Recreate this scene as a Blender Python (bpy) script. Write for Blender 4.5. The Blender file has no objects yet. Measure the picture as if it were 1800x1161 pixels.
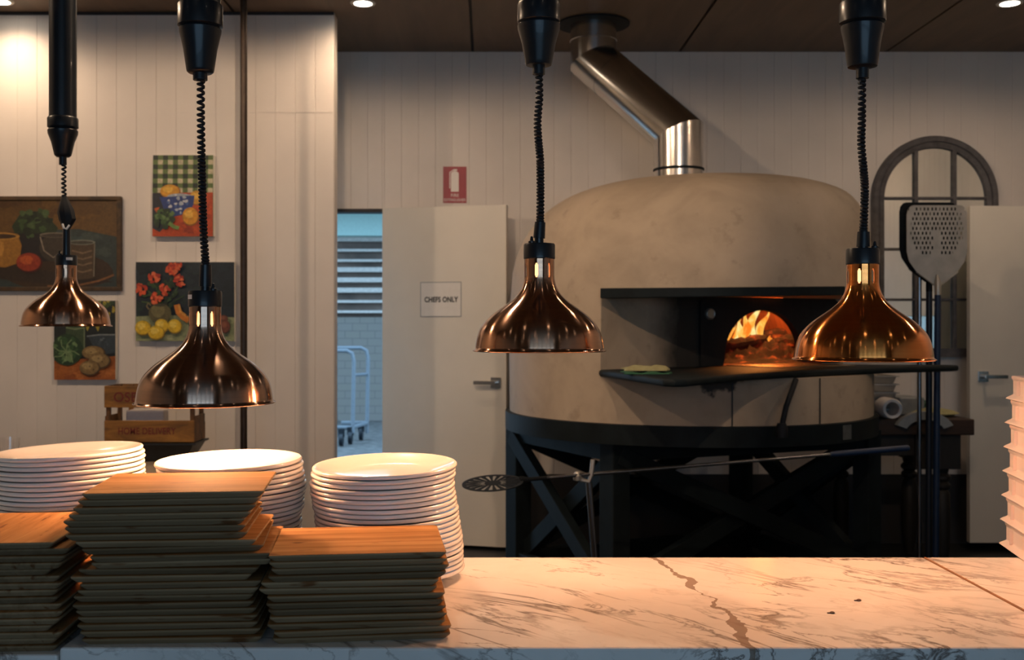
import bpy, bmesh, math, random
from mathutils import Vector, Matrix
random.seed(7)
PI = math.pi
scene = bpy.context.scene
COL = scene.collection

# ---------------------------------------------------------------- camera, world, exposure
F, CX, CY, CZ = 1900.0, 857.0, 572.0, 1.33
cam_data = bpy.data.cameras.new('camera')
cam_data.sensor_width = 36.0
cam_data.sensor_fit = 'HORIZONTAL'
cam_data.lens = 36.0 * F / 1800.0
cam_data.shift_x = (900.0 - CX) / 1800.0
cam_data.shift_y = -(580.5 - CY) / 1800.0
cam_data.clip_start = 0.05
cam_data.dof.use_dof = True
cam_data.dof.focus_distance = 1.95
cam_data.dof.aperture_fstop = 8.0
cam = bpy.data.objects.new('camera', cam_data)
cam.location = (0, 0, CZ)
cam.rotation_euler = (PI / 2, 0, 0)
COL.objects.link(cam)
scene.camera = cam

world = bpy.data.worlds.new('world')
scene.world = world
world.use_nodes = True
bg = world.node_tree.nodes['Background']
bg.inputs['Color'].default_value = (0.42, 0.70, 1.0, 1)
bg.inputs['Strength'].default_value = 4.0
scene.view_settings.view_transform = 'Standard'
scene.view_settings.look = 'None'
scene.view_settings.exposure = 0.0
scene.view_settings.gamma = 1.0
scene.view_settings.use_curve_mapping = False

WALL_D, PART_D, CEIL = 6.6, 5.77, 3.0
ROOM_X0, ROOM_X1, ROOM_Y0 = -4.2, 3.65, -3.6
COUNTER_Z = 0.873


def area_portal(name, loc, rot, sx, sy):
    l = bpy.data.lights.new(name, 'AREA')
    l.shape = 'RECTANGLE'
    l.size, l.size_y = sx, sy
    l.cycles.is_portal = True
    o = bpy.data.objects.new(name, l)
    o.location, o.rotation_euler = loc, rot
    COL.objects.link(o)


area_portal('window_daylight', (0.3, ROOM_Y0 - 0.02, 1.6), (PI / 2, 0, 0), 4.4, 1.4)

# light strengths, tuned in one place
P_DOWN_BACK = 9.5
P_DOWN_MID = 27.0
P_OVEN_SPOT = 45.0
P_HEAT = 7.6
P_FIRE = 10.0
C_DOWN = (1.0, 0.70, 0.46)
C_HEAT = (1.0, 0.52, 0.26)


def pt(px, py, d):
    return Vector(((px - CX) * d / F, d, CZ - (py - CY) * d / F))


# ---------------------------------------------------------------- helpers
def tag(o, label=None, cat=None, group=None, kind=None):
    if label: o['label'] = label
    if cat: o['category'] = cat
    if group: o['group'] = group
    if kind: o['kind'] = kind
    return o


def thing(name, label, cat, loc=(0, 0, 0), rz=0.0, group=None):
    o = bpy.data.objects.new(name, None)
    o.empty_display_size = 0.05
    o.location = loc
    o.rotation_euler = (0, 0, rz)
    COL.objects.link(o)
    return tag(o, label, cat, group)


class MB:
    def __init__(self):
        self.v, self.f, self.m, self.col = [], [], [], []
        self.mi = 0
        self.color = None

    def add(self, verts, faces):
        o = len(self.v)
        self.v += [tuple(p) for p in verts]
        for f in faces:
            self.f.append([i + o for i in f])
            self.m.append(self.mi)
            self.col.append(self.color)
        return self

    def box(self, x0, x1, y0, y1, z0, z1):
        v = [(x, y, z) for z in (z0, z1) for y in (y0, y1) for x in (x0, x1)]
        return self.add(v, [(0, 2, 3, 1), (4, 5, 7, 6), (0, 1, 5, 4), (2, 6, 7, 3), (0, 4, 6, 2), (1, 3, 7, 5)])

    def bar(self, a, b, w, h, up=(0, 0, 1)):
        a, b = Vector(a), Vector(b)
        t = (b - a).normalized()
        u = Vector(up)
        if abs(t.dot(u)) > 0.98: u = Vector((0, 1, 0))
        s = t.cross(u).normalized()
        n = s.cross(t).normalized()
        v = []
        for p in (a, b):
            for i, j in ((-1, -1), (1, -1), (1, 1), (-1, 1)):
                v.append(p + s * (i * w / 2) + n * (j * h / 2))
        return self.add(v, [(3, 2, 1, 0), (4, 5, 6, 7), (0, 1, 5, 4), (1, 2, 6, 5), (2, 3, 7, 6), (3, 0, 4, 7)])

    def tube(self, pts, r, n=10, caps=True, up0=None):
        pts = [Vector(p) for p in pts]
        rs = r if isinstance(r, (list, tuple)) else [r] * len(pts)
        N = len(pts)
        tan = []
        for i in range(N):
            a, b = pts[max(i - 1, 0)], pts[min(i + 1, N - 1)]
            tan.append((b - a).normalized())
        u = Vector(up0) if up0 else (Vector((0, 0, 1)) if abs(tan[0].z) < 0.9 else Vector((1, 0, 0)))
        rings = []
        v, f = [], []
        for i in range(N):
            u = (u - tan[i] * u.dot(tan[i])).normalized()
            w = tan[i].cross(u)
            for k in range(n):
                a = 2 * PI * k / n
                v.append(pts[i] + (u * math.cos(a) + w * math.sin(a)) * rs[i])
        for i in range(N - 1):
            for k in range(n):
                k2 = (k + 1) % n
                f.append((i * n + k, i * n + k2, (i + 1) * n + k2, (i + 1) * n + k))
        if caps:
            f.append(tuple(range(n - 1, -1, -1)))
            f.append(tuple((N - 1) * n + k for k in range(n)))
        return self.add(v, f)

    def lathe(self, prof, n=48, c=(0, 0, 0), skip=None):
        # prof: list of (r, z), bottom outward to top; skip(i, k) leaves a face out
        c = Vector(c)
        v, f = [], []
        idx = []
        for (r, z) in prof:
            if r < 1e-6:
                idx.append([len(v)] * n)
                v.append(c + Vector((0, 0, z)))
            else:
                row = []
                for k in range(n):
                    a = 2 * PI * k / n
                    row.append(len(v))
                    v.append(c + Vector((r * math.cos(a), r * math.sin(a), z)))
                idx.append(row)
        for i in range(len(prof) - 1):
            for k in range(n):
                if skip and skip(i, k): continue
                k2 = (k + 1) % n
                q = [idx[i][k], idx[i][k2], idx[i + 1][k2], idx[i + 1][k]]
                q2 = []
                for x in q:
                    if x not in q2: q2.append(x)
                if len(q2) > 2: f.append(tuple(q2))
        return self.add(v, f)

    def prism(self, poly, z0, z1):
        n = len(poly)
        v = [(x, y, z0) for x, y in poly] + [(x, y, z1) for x, y in poly]
        f = [tuple(range(n - 1, -1, -1)), tuple(range(n, 2 * n))]
        for i in range(n):
            j = (i + 1) % n
            f.append((i, j, n + j, n + i))
        return self.add(v, f)

    def xf(self, mat, start=0):
        for i in range(start, len(self.v)):
            self.v[i] = tuple(mat @ Vector(self.v[i]))
        return self

    def build(self, name, mats, parent=None, smooth=False, bevel=0.0, seg=2, angle=35, loc=None, fix=True):
        me = bpy.data.meshes.new(name)
        me.from_pydata(self.v, [], self.f)
        mats = mats if isinstance(mats, (list, tuple)) else [mats]
        for m in mats: me.materials.append(m)
        if len(mats) > 1:
            me.polygons.foreach_set('material_index', self.m)
        if any(c is not None for c in self.col):
            ca = me.color_attributes.new('Col', 'FLOAT_COLOR', 'CORNER')
            for p, c in zip(me.polygons, self.col):
                c = c or (1, 1, 1)
                for li in p.loop_indices: ca.data[li].color = (c[0], c[1], c[2], 1)
        if fix or bevel:
            bm = bmesh.new()
            bm.from_mesh(me)
            if fix: bmesh.ops.recalc_face_normals(bm, faces=bm.faces)
            if bevel:
                es = [e for e in bm.edges if len(e.link_faces) == 2 and e.calc_face_angle(0) > math.radians(30)]
                bmesh.ops.bevel(bm, geom=es, offset=bevel, segments=seg, affect='EDGES', profile=0.5)
            bm.to_mesh(me)
            bm.free()
        if smooth:
            for p in me.polygons: p.use_smooth = True
            try:
                me.set_sharp_from_angle(angle=math.radians(angle))
            except Exception:
                pass
        me.update()
        o = bpy.data.objects.new(name, me)
        COL.objects.link(o)
        if parent: o.parent = parent
        if loc is not None: o.location = loc
        return o


def children(o):
    return [c for c in bpy.data.objects if c.parent is o]


def copy_tree(o, parent=None):
    c = o.copy()
    COL.objects.link(c)
    c.parent = parent
    for ch in children(o): copy_tree(ch, c)
    return c


ORD = ('top first second third fourth fifth sixth seventh eighth ninth tenth eleventh twelfth thirteenth fourteenth fifteenth '
       'sixteenth seventeenth eighteenth nineteenth twentieth twenty-first twenty-second twenty-third twenty-fourth '
       'twenty-fifth twenty-sixth twenty-seventh twenty-eighth').split()


# ---------------------------------------------------------------- materials
def lin(r, g, b):
    def c(x):
        x /= 255.0
        return x / 12.92 if x <= 0.04045 else ((x + 0.055) / 1.055) ** 2.4
    return (c(r), c(g), c(b), 1)


class NT:
    def __init__(self, name):
        self.mat = bpy.data.materials.new(name)
        self.mat.use_nodes = True
        self.t = self.mat.node_tree
        self.b = self.t.nodes['Principled BSDF']
        self.out = self.t.nodes['Material Output']

    def n(self, kind, **kw):
        nd = self.t.nodes.new(kind)
        for k, v in kw.items():
            if k in nd.inputs.keys():
                nd.inputs[k].default_value = v
            else:
                setattr(nd, k, v)
        return nd

    def l(self, a, b):
        self.t.links.new(a, b)

    def coord(self, scale=(1, 1, 1), which='Object', rot=(0, 0, 0)):
        tc = self.n('ShaderNodeTexCoord')
        mp = self.n('ShaderNodeMapping')
        mp.inputs['Scale'].default_value = scale
        mp.inputs['Rotation'].default_value = rot
        self.l(tc.outputs[which], mp.inputs['Vector'])
        return mp.outputs['Vector']

    def noise(self, vec, scale, detail=4, rough=0.55, dist=0.0):
        nd = self.n('ShaderNodeTexNoise')
        nd.inputs['Scale'].default_value = scale
        nd.inputs['Detail'].default_value = detail
        nd.inputs['Roughness'].default_value = rough
        nd.inputs['Distortion'].default_value = dist
        self.l(vec, nd.inputs['Vector'])
        return nd.outputs['Fac']

    def ramp(self, fac, stops):
        r = self.n('ShaderNodeValToRGB')
        e = r.color_ramp.elements
        while len(e) < len(stops): e.new(0.5)
        for el, (p, c) in zip(e, stops):
            el.position = p
            el.color = c if len(c) == 4 else (*c, 1)
        self.l(fac, r.inputs['Fac'])
        return r.outputs['Color']

    def math(self, op, a, b=None, c=None, clamp=False):
        nd = self.n('ShaderNodeMath', operation=op)
        nd.use_clamp = clamp
        for i, x in enumerate((a, b, c)):
            if x is None: continue
            if isinstance(x, (int, float)): nd.inputs[i].default_value = x
            else: self.l(x, nd.inputs[i])
        return nd.outputs[0]

    def mix(self, fac, a, b, blend='MIX'):
        nd = self.n('ShaderNodeMix', data_type='RGBA', blend_type=blend)
        for i, x in ((0, fac), (6, a), (7, b)):
            if isinstance(x, (int, float)): nd.inputs[i].default_value = x
            elif isinstance(x, (tuple, list)): nd.inputs[i].default_value = x if len(x) == 4 else (*x, 1)
            else: self.l(x, nd.inputs[i])
        return nd.outputs[2]

    def bump(self, h, strength=0.3, dist=0.01):
        nd = self.n('ShaderNodeBump')
        nd.inputs['Strength'].default_value = strength
        nd.inputs['Distance'].default_value = dist
        self.l(h, nd.inputs['Height'])
        self.l(nd.outputs['Normal'], self.b.inputs['Normal'])

    def set(self, **kw):
        for k, v in kw.items():
            self.b.inputs[k.replace('_', ' ')].default_value = v
        return self


def basic(name, col, rough=0.5, metal=0.0, var=0.12, nscale=30.0, bump=0.0, coat=0.0, spec=None):
    m = NT(name)
    vec = m.coord()
    f = m.noise(vec, nscale)
    lo = tuple(x * (1 - var) for x in col[:3])
    hi = tuple(min(x * (1 + var), 1) for x in col[:3])
    m.l(m.ramp(f, [(0.3, lo), (0.7, hi)]), m.b.inputs['Base Color'])
    m.set(Roughness=rough, Metallic=metal)
    if coat: m.b.inputs['Coat Weight'].default_value = coat
    if spec is not None: m.b.inputs['Specular IOR Level'].default_value = spec
    if bump: m.bump(f, bump, 0.004)
    return m.mat


def emis(name, col, strength):
    m = NT(name)
    m.b.inputs['Base Color'].default_value = col
    m.b.inputs['Emission Color'].default_value = col
    m.b.inputs['Emission Strength'].default_value = strength
    return m.mat


M = {}
M['wall'] = basic('painted_panelling', (0.70, 0.65, 0.60), 0.55, var=0.05, nscale=3.0)
M['plain_wall'] = basic('plain_painted_wall', (0.50, 0.45, 0.38), 0.7, var=0.06, nscale=2.0)
M['front_wall'] = basic('dark_grey_wall', (0.10, 0.115, 0.13), 0.7, var=0.06, nscale=2.0)
M['sealant'] = basic('brown_sealant', (0.20, 0.10, 0.05), 0.7, var=0.3)
M['crumb'] = basic('dark_crumb', (0.05, 0.02, 0.012), 0.8, var=0.3)
M['plate_grey'] = basic('dull_grey_plate', (0.07, 0.08, 0.085), 0.6, var=0.2)
M['door'] = basic('painted_door', (0.72, 0.68, 0.60), 0.5, var=0.05, nscale=2.5)
M['floor'] = basic('dark_tile_floor', (0.012, 0.014, 0.015), 0.45, var=0.3, nscale=4)
M['black_plastic'] = basic('black_plastic', (0.010, 0.013, 0.017), 0.33, var=0.1, coat=0.08, spec=0.3)
M['rubber'] = basic('black_rubber_cord', (0.010, 0.012, 0.016), 0.6, var=0.1, spec=0.3)
M['steel_black'] = basic('blackened_steel', (0.0070, 0.0115, 0.0140), 0.6, metal=0.0, var=0.3, nscale=9, bump=0.05, spec=0.16)
M['soot_plate'] = basic('sooty_plate', (0.008, 0.009, 0.010), 0.8, var=0.4, nscale=12)
M['steel'] = basic('stainless_steel', (0.62, 0.60, 0.57), 0.22, metal=1.0, var=0.08, nscale=4)
M['steel_dull'] = basic('dull_aluminium', (0.44, 0.42, 0.38), 0.45, metal=0.75, var=0.12, nscale=14)
M['steel_dark'] = basic('dark_polished_steel', (0.25, 0.25, 0.26), 0.25, metal=1.0, var=0.2, nscale=4)
M['dark_metal'] = basic('dark_worn_metal', (0.006, 0.008, 0.010), 0.6, var=0.25, spec=0.15)
M['blue_handle'] = basic('blue_painted_tube', lin(12, 38, 70), 0.45, var=0.15)
M['navy_handle'] = basic('navy_painted_tube', lin(12, 24, 40), 0.45, var=0.15)
M['bronze_pipe'] = basic('brown_metal_pipe', (0.05, 0.034, 0.024), 0.38, metal=0.5, var=0.25)
M['porcelain'] = basic('white_porcelain', (0.80, 0.77, 0.73), 0.16, var=0.02, coat=0.4)
M['white_paint'] = basic('white_canvas_edge', (0.74, 0.71, 0.62), 0.7, var=0.05)
M['red_sign'] = basic('red_sign_face', lin(150, 22, 36), 0.4, var=0.05)
M['white_print'] = basic('white_print', (0.78, 0.74, 0.7), 0.5, var=0.02)
M['paper'] = basic('white_paper', (0.74, 0.72, 0.68), 0.6, var=0.03)
M['black_print'] = basic('black_print', (0.02, 0.02, 0.022), 0.6, var=0.02)
M['crate_print'] = basic('faded_red_print', lin(98, 30, 26), 0.7, var=0.25, nscale=60)
M['grey_felt'] = basic('grey_coated_metal', (0.24, 0.26, 0.27), 0.6, var=0.1)
M['green_cloth'] = basic('green_edged_cloth', lin(40, 92, 66), 0.9, var=0.2, nscale=60, bump=0.3)
M['cream_cloth'] = basic('cream_cloth', lin(158, 154, 112), 0.9, var=0.15, nscale=60, bump=0.3)
M['mirror'] = basic('mirror_silver', (0.86, 0.88, 0.84), 0.03, metal=1.0, var=0.01)
M['grey_frame'] = basic('weathered_grey_frame', lin(84, 82, 84), 0.65, var=0.3, nscale=22, bump=0.15)
M['blue_soffit'] = basic('pale_blue_soffit', (0.34, 0.50, 0.46), 0.6, var=0.05)
M['slat_light'] = basic('pale_slat', (0.42, 0.38, 0.34), 0.5, var=0.15)
M['slat_dark'] = basic('brown_slat_gap', (0.09, 0.06, 0.045), 0.7, var=0.4, nscale=3)
M['ground'] = basic('outdoor_ground', (0.09, 0.088, 0.085), 0.9, var=0.5, nscale=9)
M['trolley'] = basic('galvanised_tube', (0.13, 0.15, 0.17), 0.5, var=0.1)
M['pan'] = basic('black_pan', (0.012, 0.014, 0.016), 0.4, var=0.2)
M['cardboard_white'] = basic('white_carton', (0.76, 0.71, 0.68), 0.7, var=0.05)
M['trim_white'] = basic('downlight_trim', (0.75, 0.72, 0.66), 0.4, var=0.03)
M['lens'] = emis('downlight_lens', (1.0, 0.88, 0.72, 1), 26.0)
M['lens_dim'] = emis('small_downlight_lens', (1.0, 0.88, 0.72, 1), 11.0)
M['bulb'] = emis('heat_bulb_glass', (1.0, 0.50, 0.20, 1), 2.4)
M['bulb_off'] = basic('unlit_bulb_glass', (0.25, 0.22, 0.2), 0.2, var=0.05)


def mk_ceiling():
    m = NT('plywood_ceiling')
    v = m.coord((1, 0.12, 1))
    f = m.noise(v, 9, 6, 0.6, 0.6)
    base = m.ramp(f, [(0.3, (0.115, 0.075, 0.045)), (0.7, (0.17, 0.115, 0.07))])
    m.l(base, m.b.inputs['Base Color'])
    m.set(Roughness=0.55)
    return m.mat


M['ceiling'] = mk_ceiling()


def mk_bamboo(name='bamboo_board', stops=((0.30, (0.235, 0.105, 0.033)), (0.52, (0.40, 0.20, 0.070)), (0.72, (0.51, 0.285, 0.115)))):
    m = NT(name)
    oi = m.n('ShaderNodeObjectInfo')
    tc = m.n('ShaderNodeTexCoord')
    add = m.n('ShaderNodeVectorMath', operation='ADD')
    sc = m.n('ShaderNodeVectorMath', operation='SCALE')
    comb = m.n('ShaderNodeCombineXYZ')
    m.l(oi.outputs['Random'], comb.inputs[0])
    m.l(oi.outputs['Random'], comb.inputs[1])
    m.l(oi.outputs['Random'], comb.inputs[2])
    m.l(comb.outputs[0], sc.inputs[0])
    sc.inputs['Scale'].default_value = 9.0
    m.l(tc.outputs['Object'], add.inputs[0])
    m.l(sc.outputs[0], add.inputs[1])
    mp = m.n('ShaderNodeMapping')
    mp.inputs['Scale'].default_value = (3, 48, 40)
    m.l(add.outputs[0], mp.inputs['Vector'])
    f = m.noise(mp.outputs[0], 1.0, 5, 0.6, 0.4)
    c = m.ramp(f, list(stops))
    mp2 = m.n('ShaderNodeMapping')
    mp2.inputs['Scale'].default_value = (16, 75, 60)
    m.l(add.outputs[0], mp2.inputs['Vector'])
    f2 = m.noise(mp2.outputs[0], 1.0, 2, 0.5)
    kn = m.ramp(f2, [(0.64, (0, 0, 0)), (0.73, (1, 1, 1))])
    c2 = m.mix(kn, c, (0.17, 0.075, 0.03, 1))
    var = m.math('MULTIPLY_ADD', oi.outputs['Random'], 0.5, 0.65)
    hsv = m.n('ShaderNodeHueSaturation')
    m.l(var, hsv.inputs['Value'])
    m.l(c2, hsv.inputs['Color'])
    m.l(hsv.outputs[0], m.b.inputs['Base Color'])
    m.set(Roughness=0.8)
    m.b.inputs['Specular IOR Level'].default_value = 0.06
    m.bump(f, 0.08, 0.002)
    return m.mat


M['bamboo'] = mk_bamboo()
M['bamboo_edge'] = mk_bamboo('shade_greyed_bamboo_edge', ((0.25, (0.21, 0.135, 0.070)), (0.55, (0.30, 0.20, 0.110)), (0.8, (0.38, 0.26, 0.15))))  # board edges greyed: cool shade of the stack fronts put into the colour


def mk_wood(name, a, b, sc=(4, 40, 40), rough=0.6, scale=1.0):
    m = NT(name)
    v = m.coord(sc)
    f = m.noise(v, scale, 5, 0.6, 0.8)
    c = m.ramp(f, [(0.3, a), (0.7, b)])
    m.l(c, m.b.inputs['Base Color'])
    m.set(Roughness=rough)
    m.bump(f, 0.15, 0.003)
    return m.mat


M['crate_wood'] = mk_wood('aged_crate_wood', lin(84, 54, 20), lin(156, 108, 44), (5, 30, 24))
M['crate_dark'] = mk_wood('weathered_crate_end', lin(34, 28, 20), lin(120, 78, 34), (14, 30, 14))
M['table_wood'] = mk_wood('dark_table_wood', lin(26, 18, 13), lin(62, 40, 24), (3, 26, 26))
M['table_dark'] = mk_wood('black_brown_timber', lin(14, 14, 14), lin(30, 26, 22), (10, 10, 3))
M['bench_top'] = mk_wood('grey_tan_bench', lin(128, 116, 100), lin(160, 146, 126), (3, 14, 14))
M['frame_wood'] = mk_wood('dark_picture_frame', lin(44, 34, 22), lin(84, 62, 36), (20, 20, 20))


def mk_marble():
    m = NT('veined_marble')
    v = m.coord((1, 1, 1), rot=(0, 0, 0.5))
    # fine veins, stretched along one diagonal
    def veins(ang, stretch, scale, lo, hi, dist):
        tcv = m.n('ShaderNodeTexCoord')
        mp = m.n('ShaderNodeMapping', vector_type='TEXTURE')
        mp.inputs['Rotation'].default_value = (0, 0, math.radians(ang))
        mp.inputs['Scale'].default_value = (stretch, 1, 1)
        m.l(tcv.outputs['Object'], mp.inputs['Vector'])
        n = m.noise(mp.outputs[0], scale, 7, 0.6, dist)
        a = m.math('ABSOLUTE', m.math('SUBTRACT', n, 0.5))
        return m.ramp(a, [(lo, (1, 1, 1)), (hi, (0, 0, 0))])
    v1 = veins(-50, 3.2, 5.0, 0.0, 0.020, 0.9)
    v2 = veins(-38, 3.0, 9.0, 0.0, 0.016, 0.7)
    vm = m.coord((1, 1, 1))
    msk = m.ramp(m.noise(vm, 5.0, 3), [(0.42, (0, 0, 0)), (0.62, (1, 1, 1))])
    fine = m.math('MULTIPLY', m.math('MAXIMUM', v1, v2), m.math('MULTIPLY_ADD', msk, 0.85, 0.18))
    # one broad vein crossing the slab from back to front
    tc = m.n('ShaderNodeTexCoord')
    sep = m.n('ShaderNodeSeparateXYZ')
    m.l(tc.outputs['Object'], sep.inputs[0])
    vn = m.coord((1, 1, 1))
    wob = m.math('SUBTRACT', m.noise(vn, 5.5, 5, 0.55, 0.1), 0.5)
    xl = m.math('MULTIPLY_ADD', sep.outputs[1], -0.13, 0.595)
    dx = m.math('ABSOLUTE', m.math('SUBTRACT', m.math('ADD', sep.outputs[0], m.math('MULTIPLY', wob, 0.20)), xl))
    wn = m.math('MULTIPLY_ADD', m.noise(vn, 9, 2), 0.040, -0.0125)
    big = m.math('LESS_THAN', dx, wn)
    cloud = m.ramp(m.noise(vm, 3.0, 5, 0.6, 0.5), [(0.3, (0.66, 0.63, 0.60)), (0.65, (0.82, 0.79, 0.76))])
    c1 = m.mix(fine, cloud, (0.19, 0.155, 0.135, 1))
    c2 = m.mix(m.math('MULTIPLY', big, 0.88), c1, (0.235, 0.165, 0.12, 1))
    m.l(c2, m.b.inputs['Base Color'])
    m.set(Roughness=0.2)
    m.b.inputs['Specular IOR Level'].default_value = 0.45
    return m.mat


M['marble'] = mk_marble()


def mk_copper(name, c1, c2, rough, aniso=0.94, coat=0.25):
    m = NT(name)
    v = m.coord((1, 1, 26))
    f = m.noise(v, 7.0, 4, 0.6)
    m.l(m.ramp(f, [(0.3, c1), (0.7, c2)]), m.b.inputs['Base Color'])
    m.set(Metallic=1.0, Roughness=rough)
    m.b.inputs['Anisotropic'].default_value = aniso
    m.b.inputs['Anisotropic Rotation'].default_value = 0.25
    m.b.inputs['Coat Weight'].default_value = coat
    m.b.inputs['Coat Roughness'].default_value = 0.035
    tg = m.n('ShaderNodeTangent')
    tg.direction_type = 'RADIAL'
    tg.axis = 'Z'
    m.l(tg.outputs[0], m.b.inputs['Tangent'])
    return m.mat


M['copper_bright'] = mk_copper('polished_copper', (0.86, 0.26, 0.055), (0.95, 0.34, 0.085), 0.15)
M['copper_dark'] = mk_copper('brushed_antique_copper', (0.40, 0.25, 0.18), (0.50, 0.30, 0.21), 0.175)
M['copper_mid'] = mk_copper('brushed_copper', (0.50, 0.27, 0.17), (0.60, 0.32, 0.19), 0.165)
M['shade_inner'] = basic('reflective_shade_lining', (0.80, 0.55, 0.38), 0.35, metal=0.6, var=0.03)


def mk_render():
    # lime-rendered oven wall: blotchy stains, and soot in the alcove beside the mouth
    m = NT('stained_render')
    v = m.coord()
    f = m.noise(v, 3.0, 6, 0.6, 0.4)
    c = m.ramp(f, [(0.28, (0.33, 0.262, 0.195)), (0.5, (0.43, 0.345, 0.255)), (0.75, (0.49, 0.40, 0.305))])
    st = m.ramp(m.noise(v, 9.0, 5, 0.65), [(0.60, (0, 0, 0)), (0.72, (1, 1, 1))])
    c = m.mix(m.math('MULTIPLY', st, 0.42), c, (0.22, 0.17, 0.125, 1))
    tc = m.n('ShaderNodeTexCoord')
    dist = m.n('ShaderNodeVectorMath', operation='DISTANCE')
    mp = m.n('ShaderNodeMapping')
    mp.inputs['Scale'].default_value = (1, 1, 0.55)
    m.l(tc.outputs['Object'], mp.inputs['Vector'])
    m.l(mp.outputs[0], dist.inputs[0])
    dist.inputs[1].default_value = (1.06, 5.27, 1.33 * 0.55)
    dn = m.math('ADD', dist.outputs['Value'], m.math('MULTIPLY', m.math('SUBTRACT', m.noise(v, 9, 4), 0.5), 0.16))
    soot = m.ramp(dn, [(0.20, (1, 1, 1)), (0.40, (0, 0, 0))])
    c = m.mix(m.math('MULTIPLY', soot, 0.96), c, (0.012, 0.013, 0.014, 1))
    # scorch dripping below the shelf
    dist2 = m.n('ShaderNodeVectorMath', operation='DISTANCE')
    mp2 = m.n('ShaderNodeMapping')
    mp2.inputs['Scale'].default_value = (0.9, 0.5, 1.6)
    m.l(tc.outputs['Object'], mp2.inputs['Vector'])
    m.l(mp2.outputs[0], dist2.inputs[0])
    dist2.inputs[1].default_value = (1.0 * 0.9, 4.68 * 0.5, 1.10 * 1.6)
    dn2 = m.math('ADD', dist2.outputs['Value'], m.math('MULTIPLY', m.math('SUBTRACT', m.noise(v, 16, 4), 0.5), 0.2))
    scorch = m.ramp(dn2, [(0.085, (1, 1, 1)), (0.11, (0, 0, 0))])
    c = m.mix(m.math('MULTIPLY', scorch, 0.95), c, (0.02, 0.02, 0.02, 1))
    m.l(c, m.b.inputs['Base Color'])
    m.set(Roughness=0.75)
    m.bump(m.noise(v, 22, 5), 0.12, 0.006)
    return m.mat


M['render'] = mk_render()


def mk_firebrick():
    m = NT('hot_firebrick')
    v = m.coord()
    br = m.n('ShaderNodeTexBrick')
    br.inputs['Scale'].default_value = 9.0
    br.inputs['Color1'].default_value = (0.22, 0.055, 0.016, 1)
    br.inputs['Color2'].default_value = (0.18, 0.042, 0.013, 1)
    br.inputs['Mortar'].default_value = (0.12, 0.035, 0.014, 1)
    br.inputs['Mortar Size'].default_value = 0.012
    m.l(v, br.inputs['Vector'])
    m.l(br.outputs['Color'], m.b.inputs['Base Color'])
    m.set(Roughness=0.8)
    return m.mat


M['firebrick'] = mk_firebrick()
M['threshold'] = basic('worn_steel_threshold', (0.62, 0.42, 0.28), 0.27, metal=0.9, var=0.35, nscale=14)


def mk_ember():
    m = NT('glowing_embers')
    v = m.coord()
    f = m.noise(v, 16.0, 5, 0.65, 0.3)
    m.l(m.ramp(f, [(0.4, (0.004, 0.003, 0.003)), (0.7, (0.035, 0.014, 0.009))]), m.b.inputs['Base Color'])
    m.l(m.ramp(f, [(0.50, (0.012, 0.001, 0)), (0.60, (0.09, 0.006, 0.001)), (0.70, (0.6, 0.06, 0.006)), (0.78, (1, 0.26, 0.03))]),
        m.b.inputs['Emission Color'])
    m.b.inputs['Emission Strength'].default_value = 0.8
    m.set(Roughness=0.9)
    return m.mat


M['ember'] = mk_ember()


def mk_flame():
    m = NT('flame')
    v = m.coord((1, 1, 0.5))
    f = m.noise(v, 13.0, 3, 0.5, 0.6)
    c = m.ramp(f, [(0.40, (1.0, 0.20, 0.015)), (0.52, (1.0, 0.46, 0.07)), (0.64, (1.0, 0.78, 0.30))])
    em = m.n('ShaderNodeEmission')
    m.l(c, em.inputs['Color'])
    em.inputs['Strength'].default_value = 1.15
    m.l(em.outputs[0], m.out.inputs['Surface'])
    return m.mat


M['flame'] = mk_flame()


def mk_blocks():
    m = NT('concrete_block')
    v = m.coord(rot=(PI / 2, 0, 0))
    br = m.n('ShaderNodeTexBrick')
    br.inputs['Scale'].default_value = 2.4
    br.inputs['Color1'].default_value = (0.16, 0.145, 0.125, 1)
    br.inputs['Color2'].default_value = (0.16, 0.145, 0.13, 1)
    br.inputs['Mortar'].default_value = (0.11, 0.10, 0.092, 1)
    br.inputs['Mortar Size'].default_value = 0.012
    m.l(v, br.inputs['Vector'])
    m.l(br.outputs['Color'], m.b.inputs['Base Color'])
    m.set(Roughness=0.9)
    return m.mat


M['blocks'] = mk_blocks()


def mk_tray():
    m = NT('translucent_plastic')
    m.b.inputs['Base Color'].default_value = (0.72, 0.62, 0.60, 1)
    m.set(Roughness=0.35)
    m.b.inputs['Subsurface Weight'].default_value = 0.35
    m.b.inputs['Subsurface Radius'].default_value = (0.02, 0.014, 0.01)
    return m.mat


M['tray'] = mk_tray()


def mk_glass(name='drinking_glass', col=(1, 1, 1, 1)):
    m = NT(name)
    m.b.inputs['Base Color'].default_value = col
    m.b.inputs['Transmission Weight'].default_value = 1.0
    m.set(Roughness=0.02, IOR=1.45)
    return m.mat


M['glass'] = mk_glass()
M['green_glass'] = basic('green_tinted_glass', (0.28, 0.42, 0.34), 0.1, var=0.3, nscale=5)


def mk_paint():
    m = NT('oil_paint')
    at = m.n('ShaderNodeAttribute')
    at.attribute_name = 'Col'
    v = m.coord()
    f = m.noise(v, 55, 4, 0.6, 1.0)
    g = m.ramp(f, [(0.3, (0.72, 0.72, 0.72)), (0.7, (1.25, 1.25, 1.25))])
    c = m.mix(1.0, at.outputs['Color'], g, 'MULTIPLY')
    m.l(c, m.b.inputs['Base Color'])
    m.set(Roughness=0.5)
    m.bump(f, 0.2, 0.003)
    return m.mat


M['paint'] = mk_paint()

# ---------------------------------------------------------------- the setting
def struct(o):
    o['kind'] = 'structure'
    return o


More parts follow.
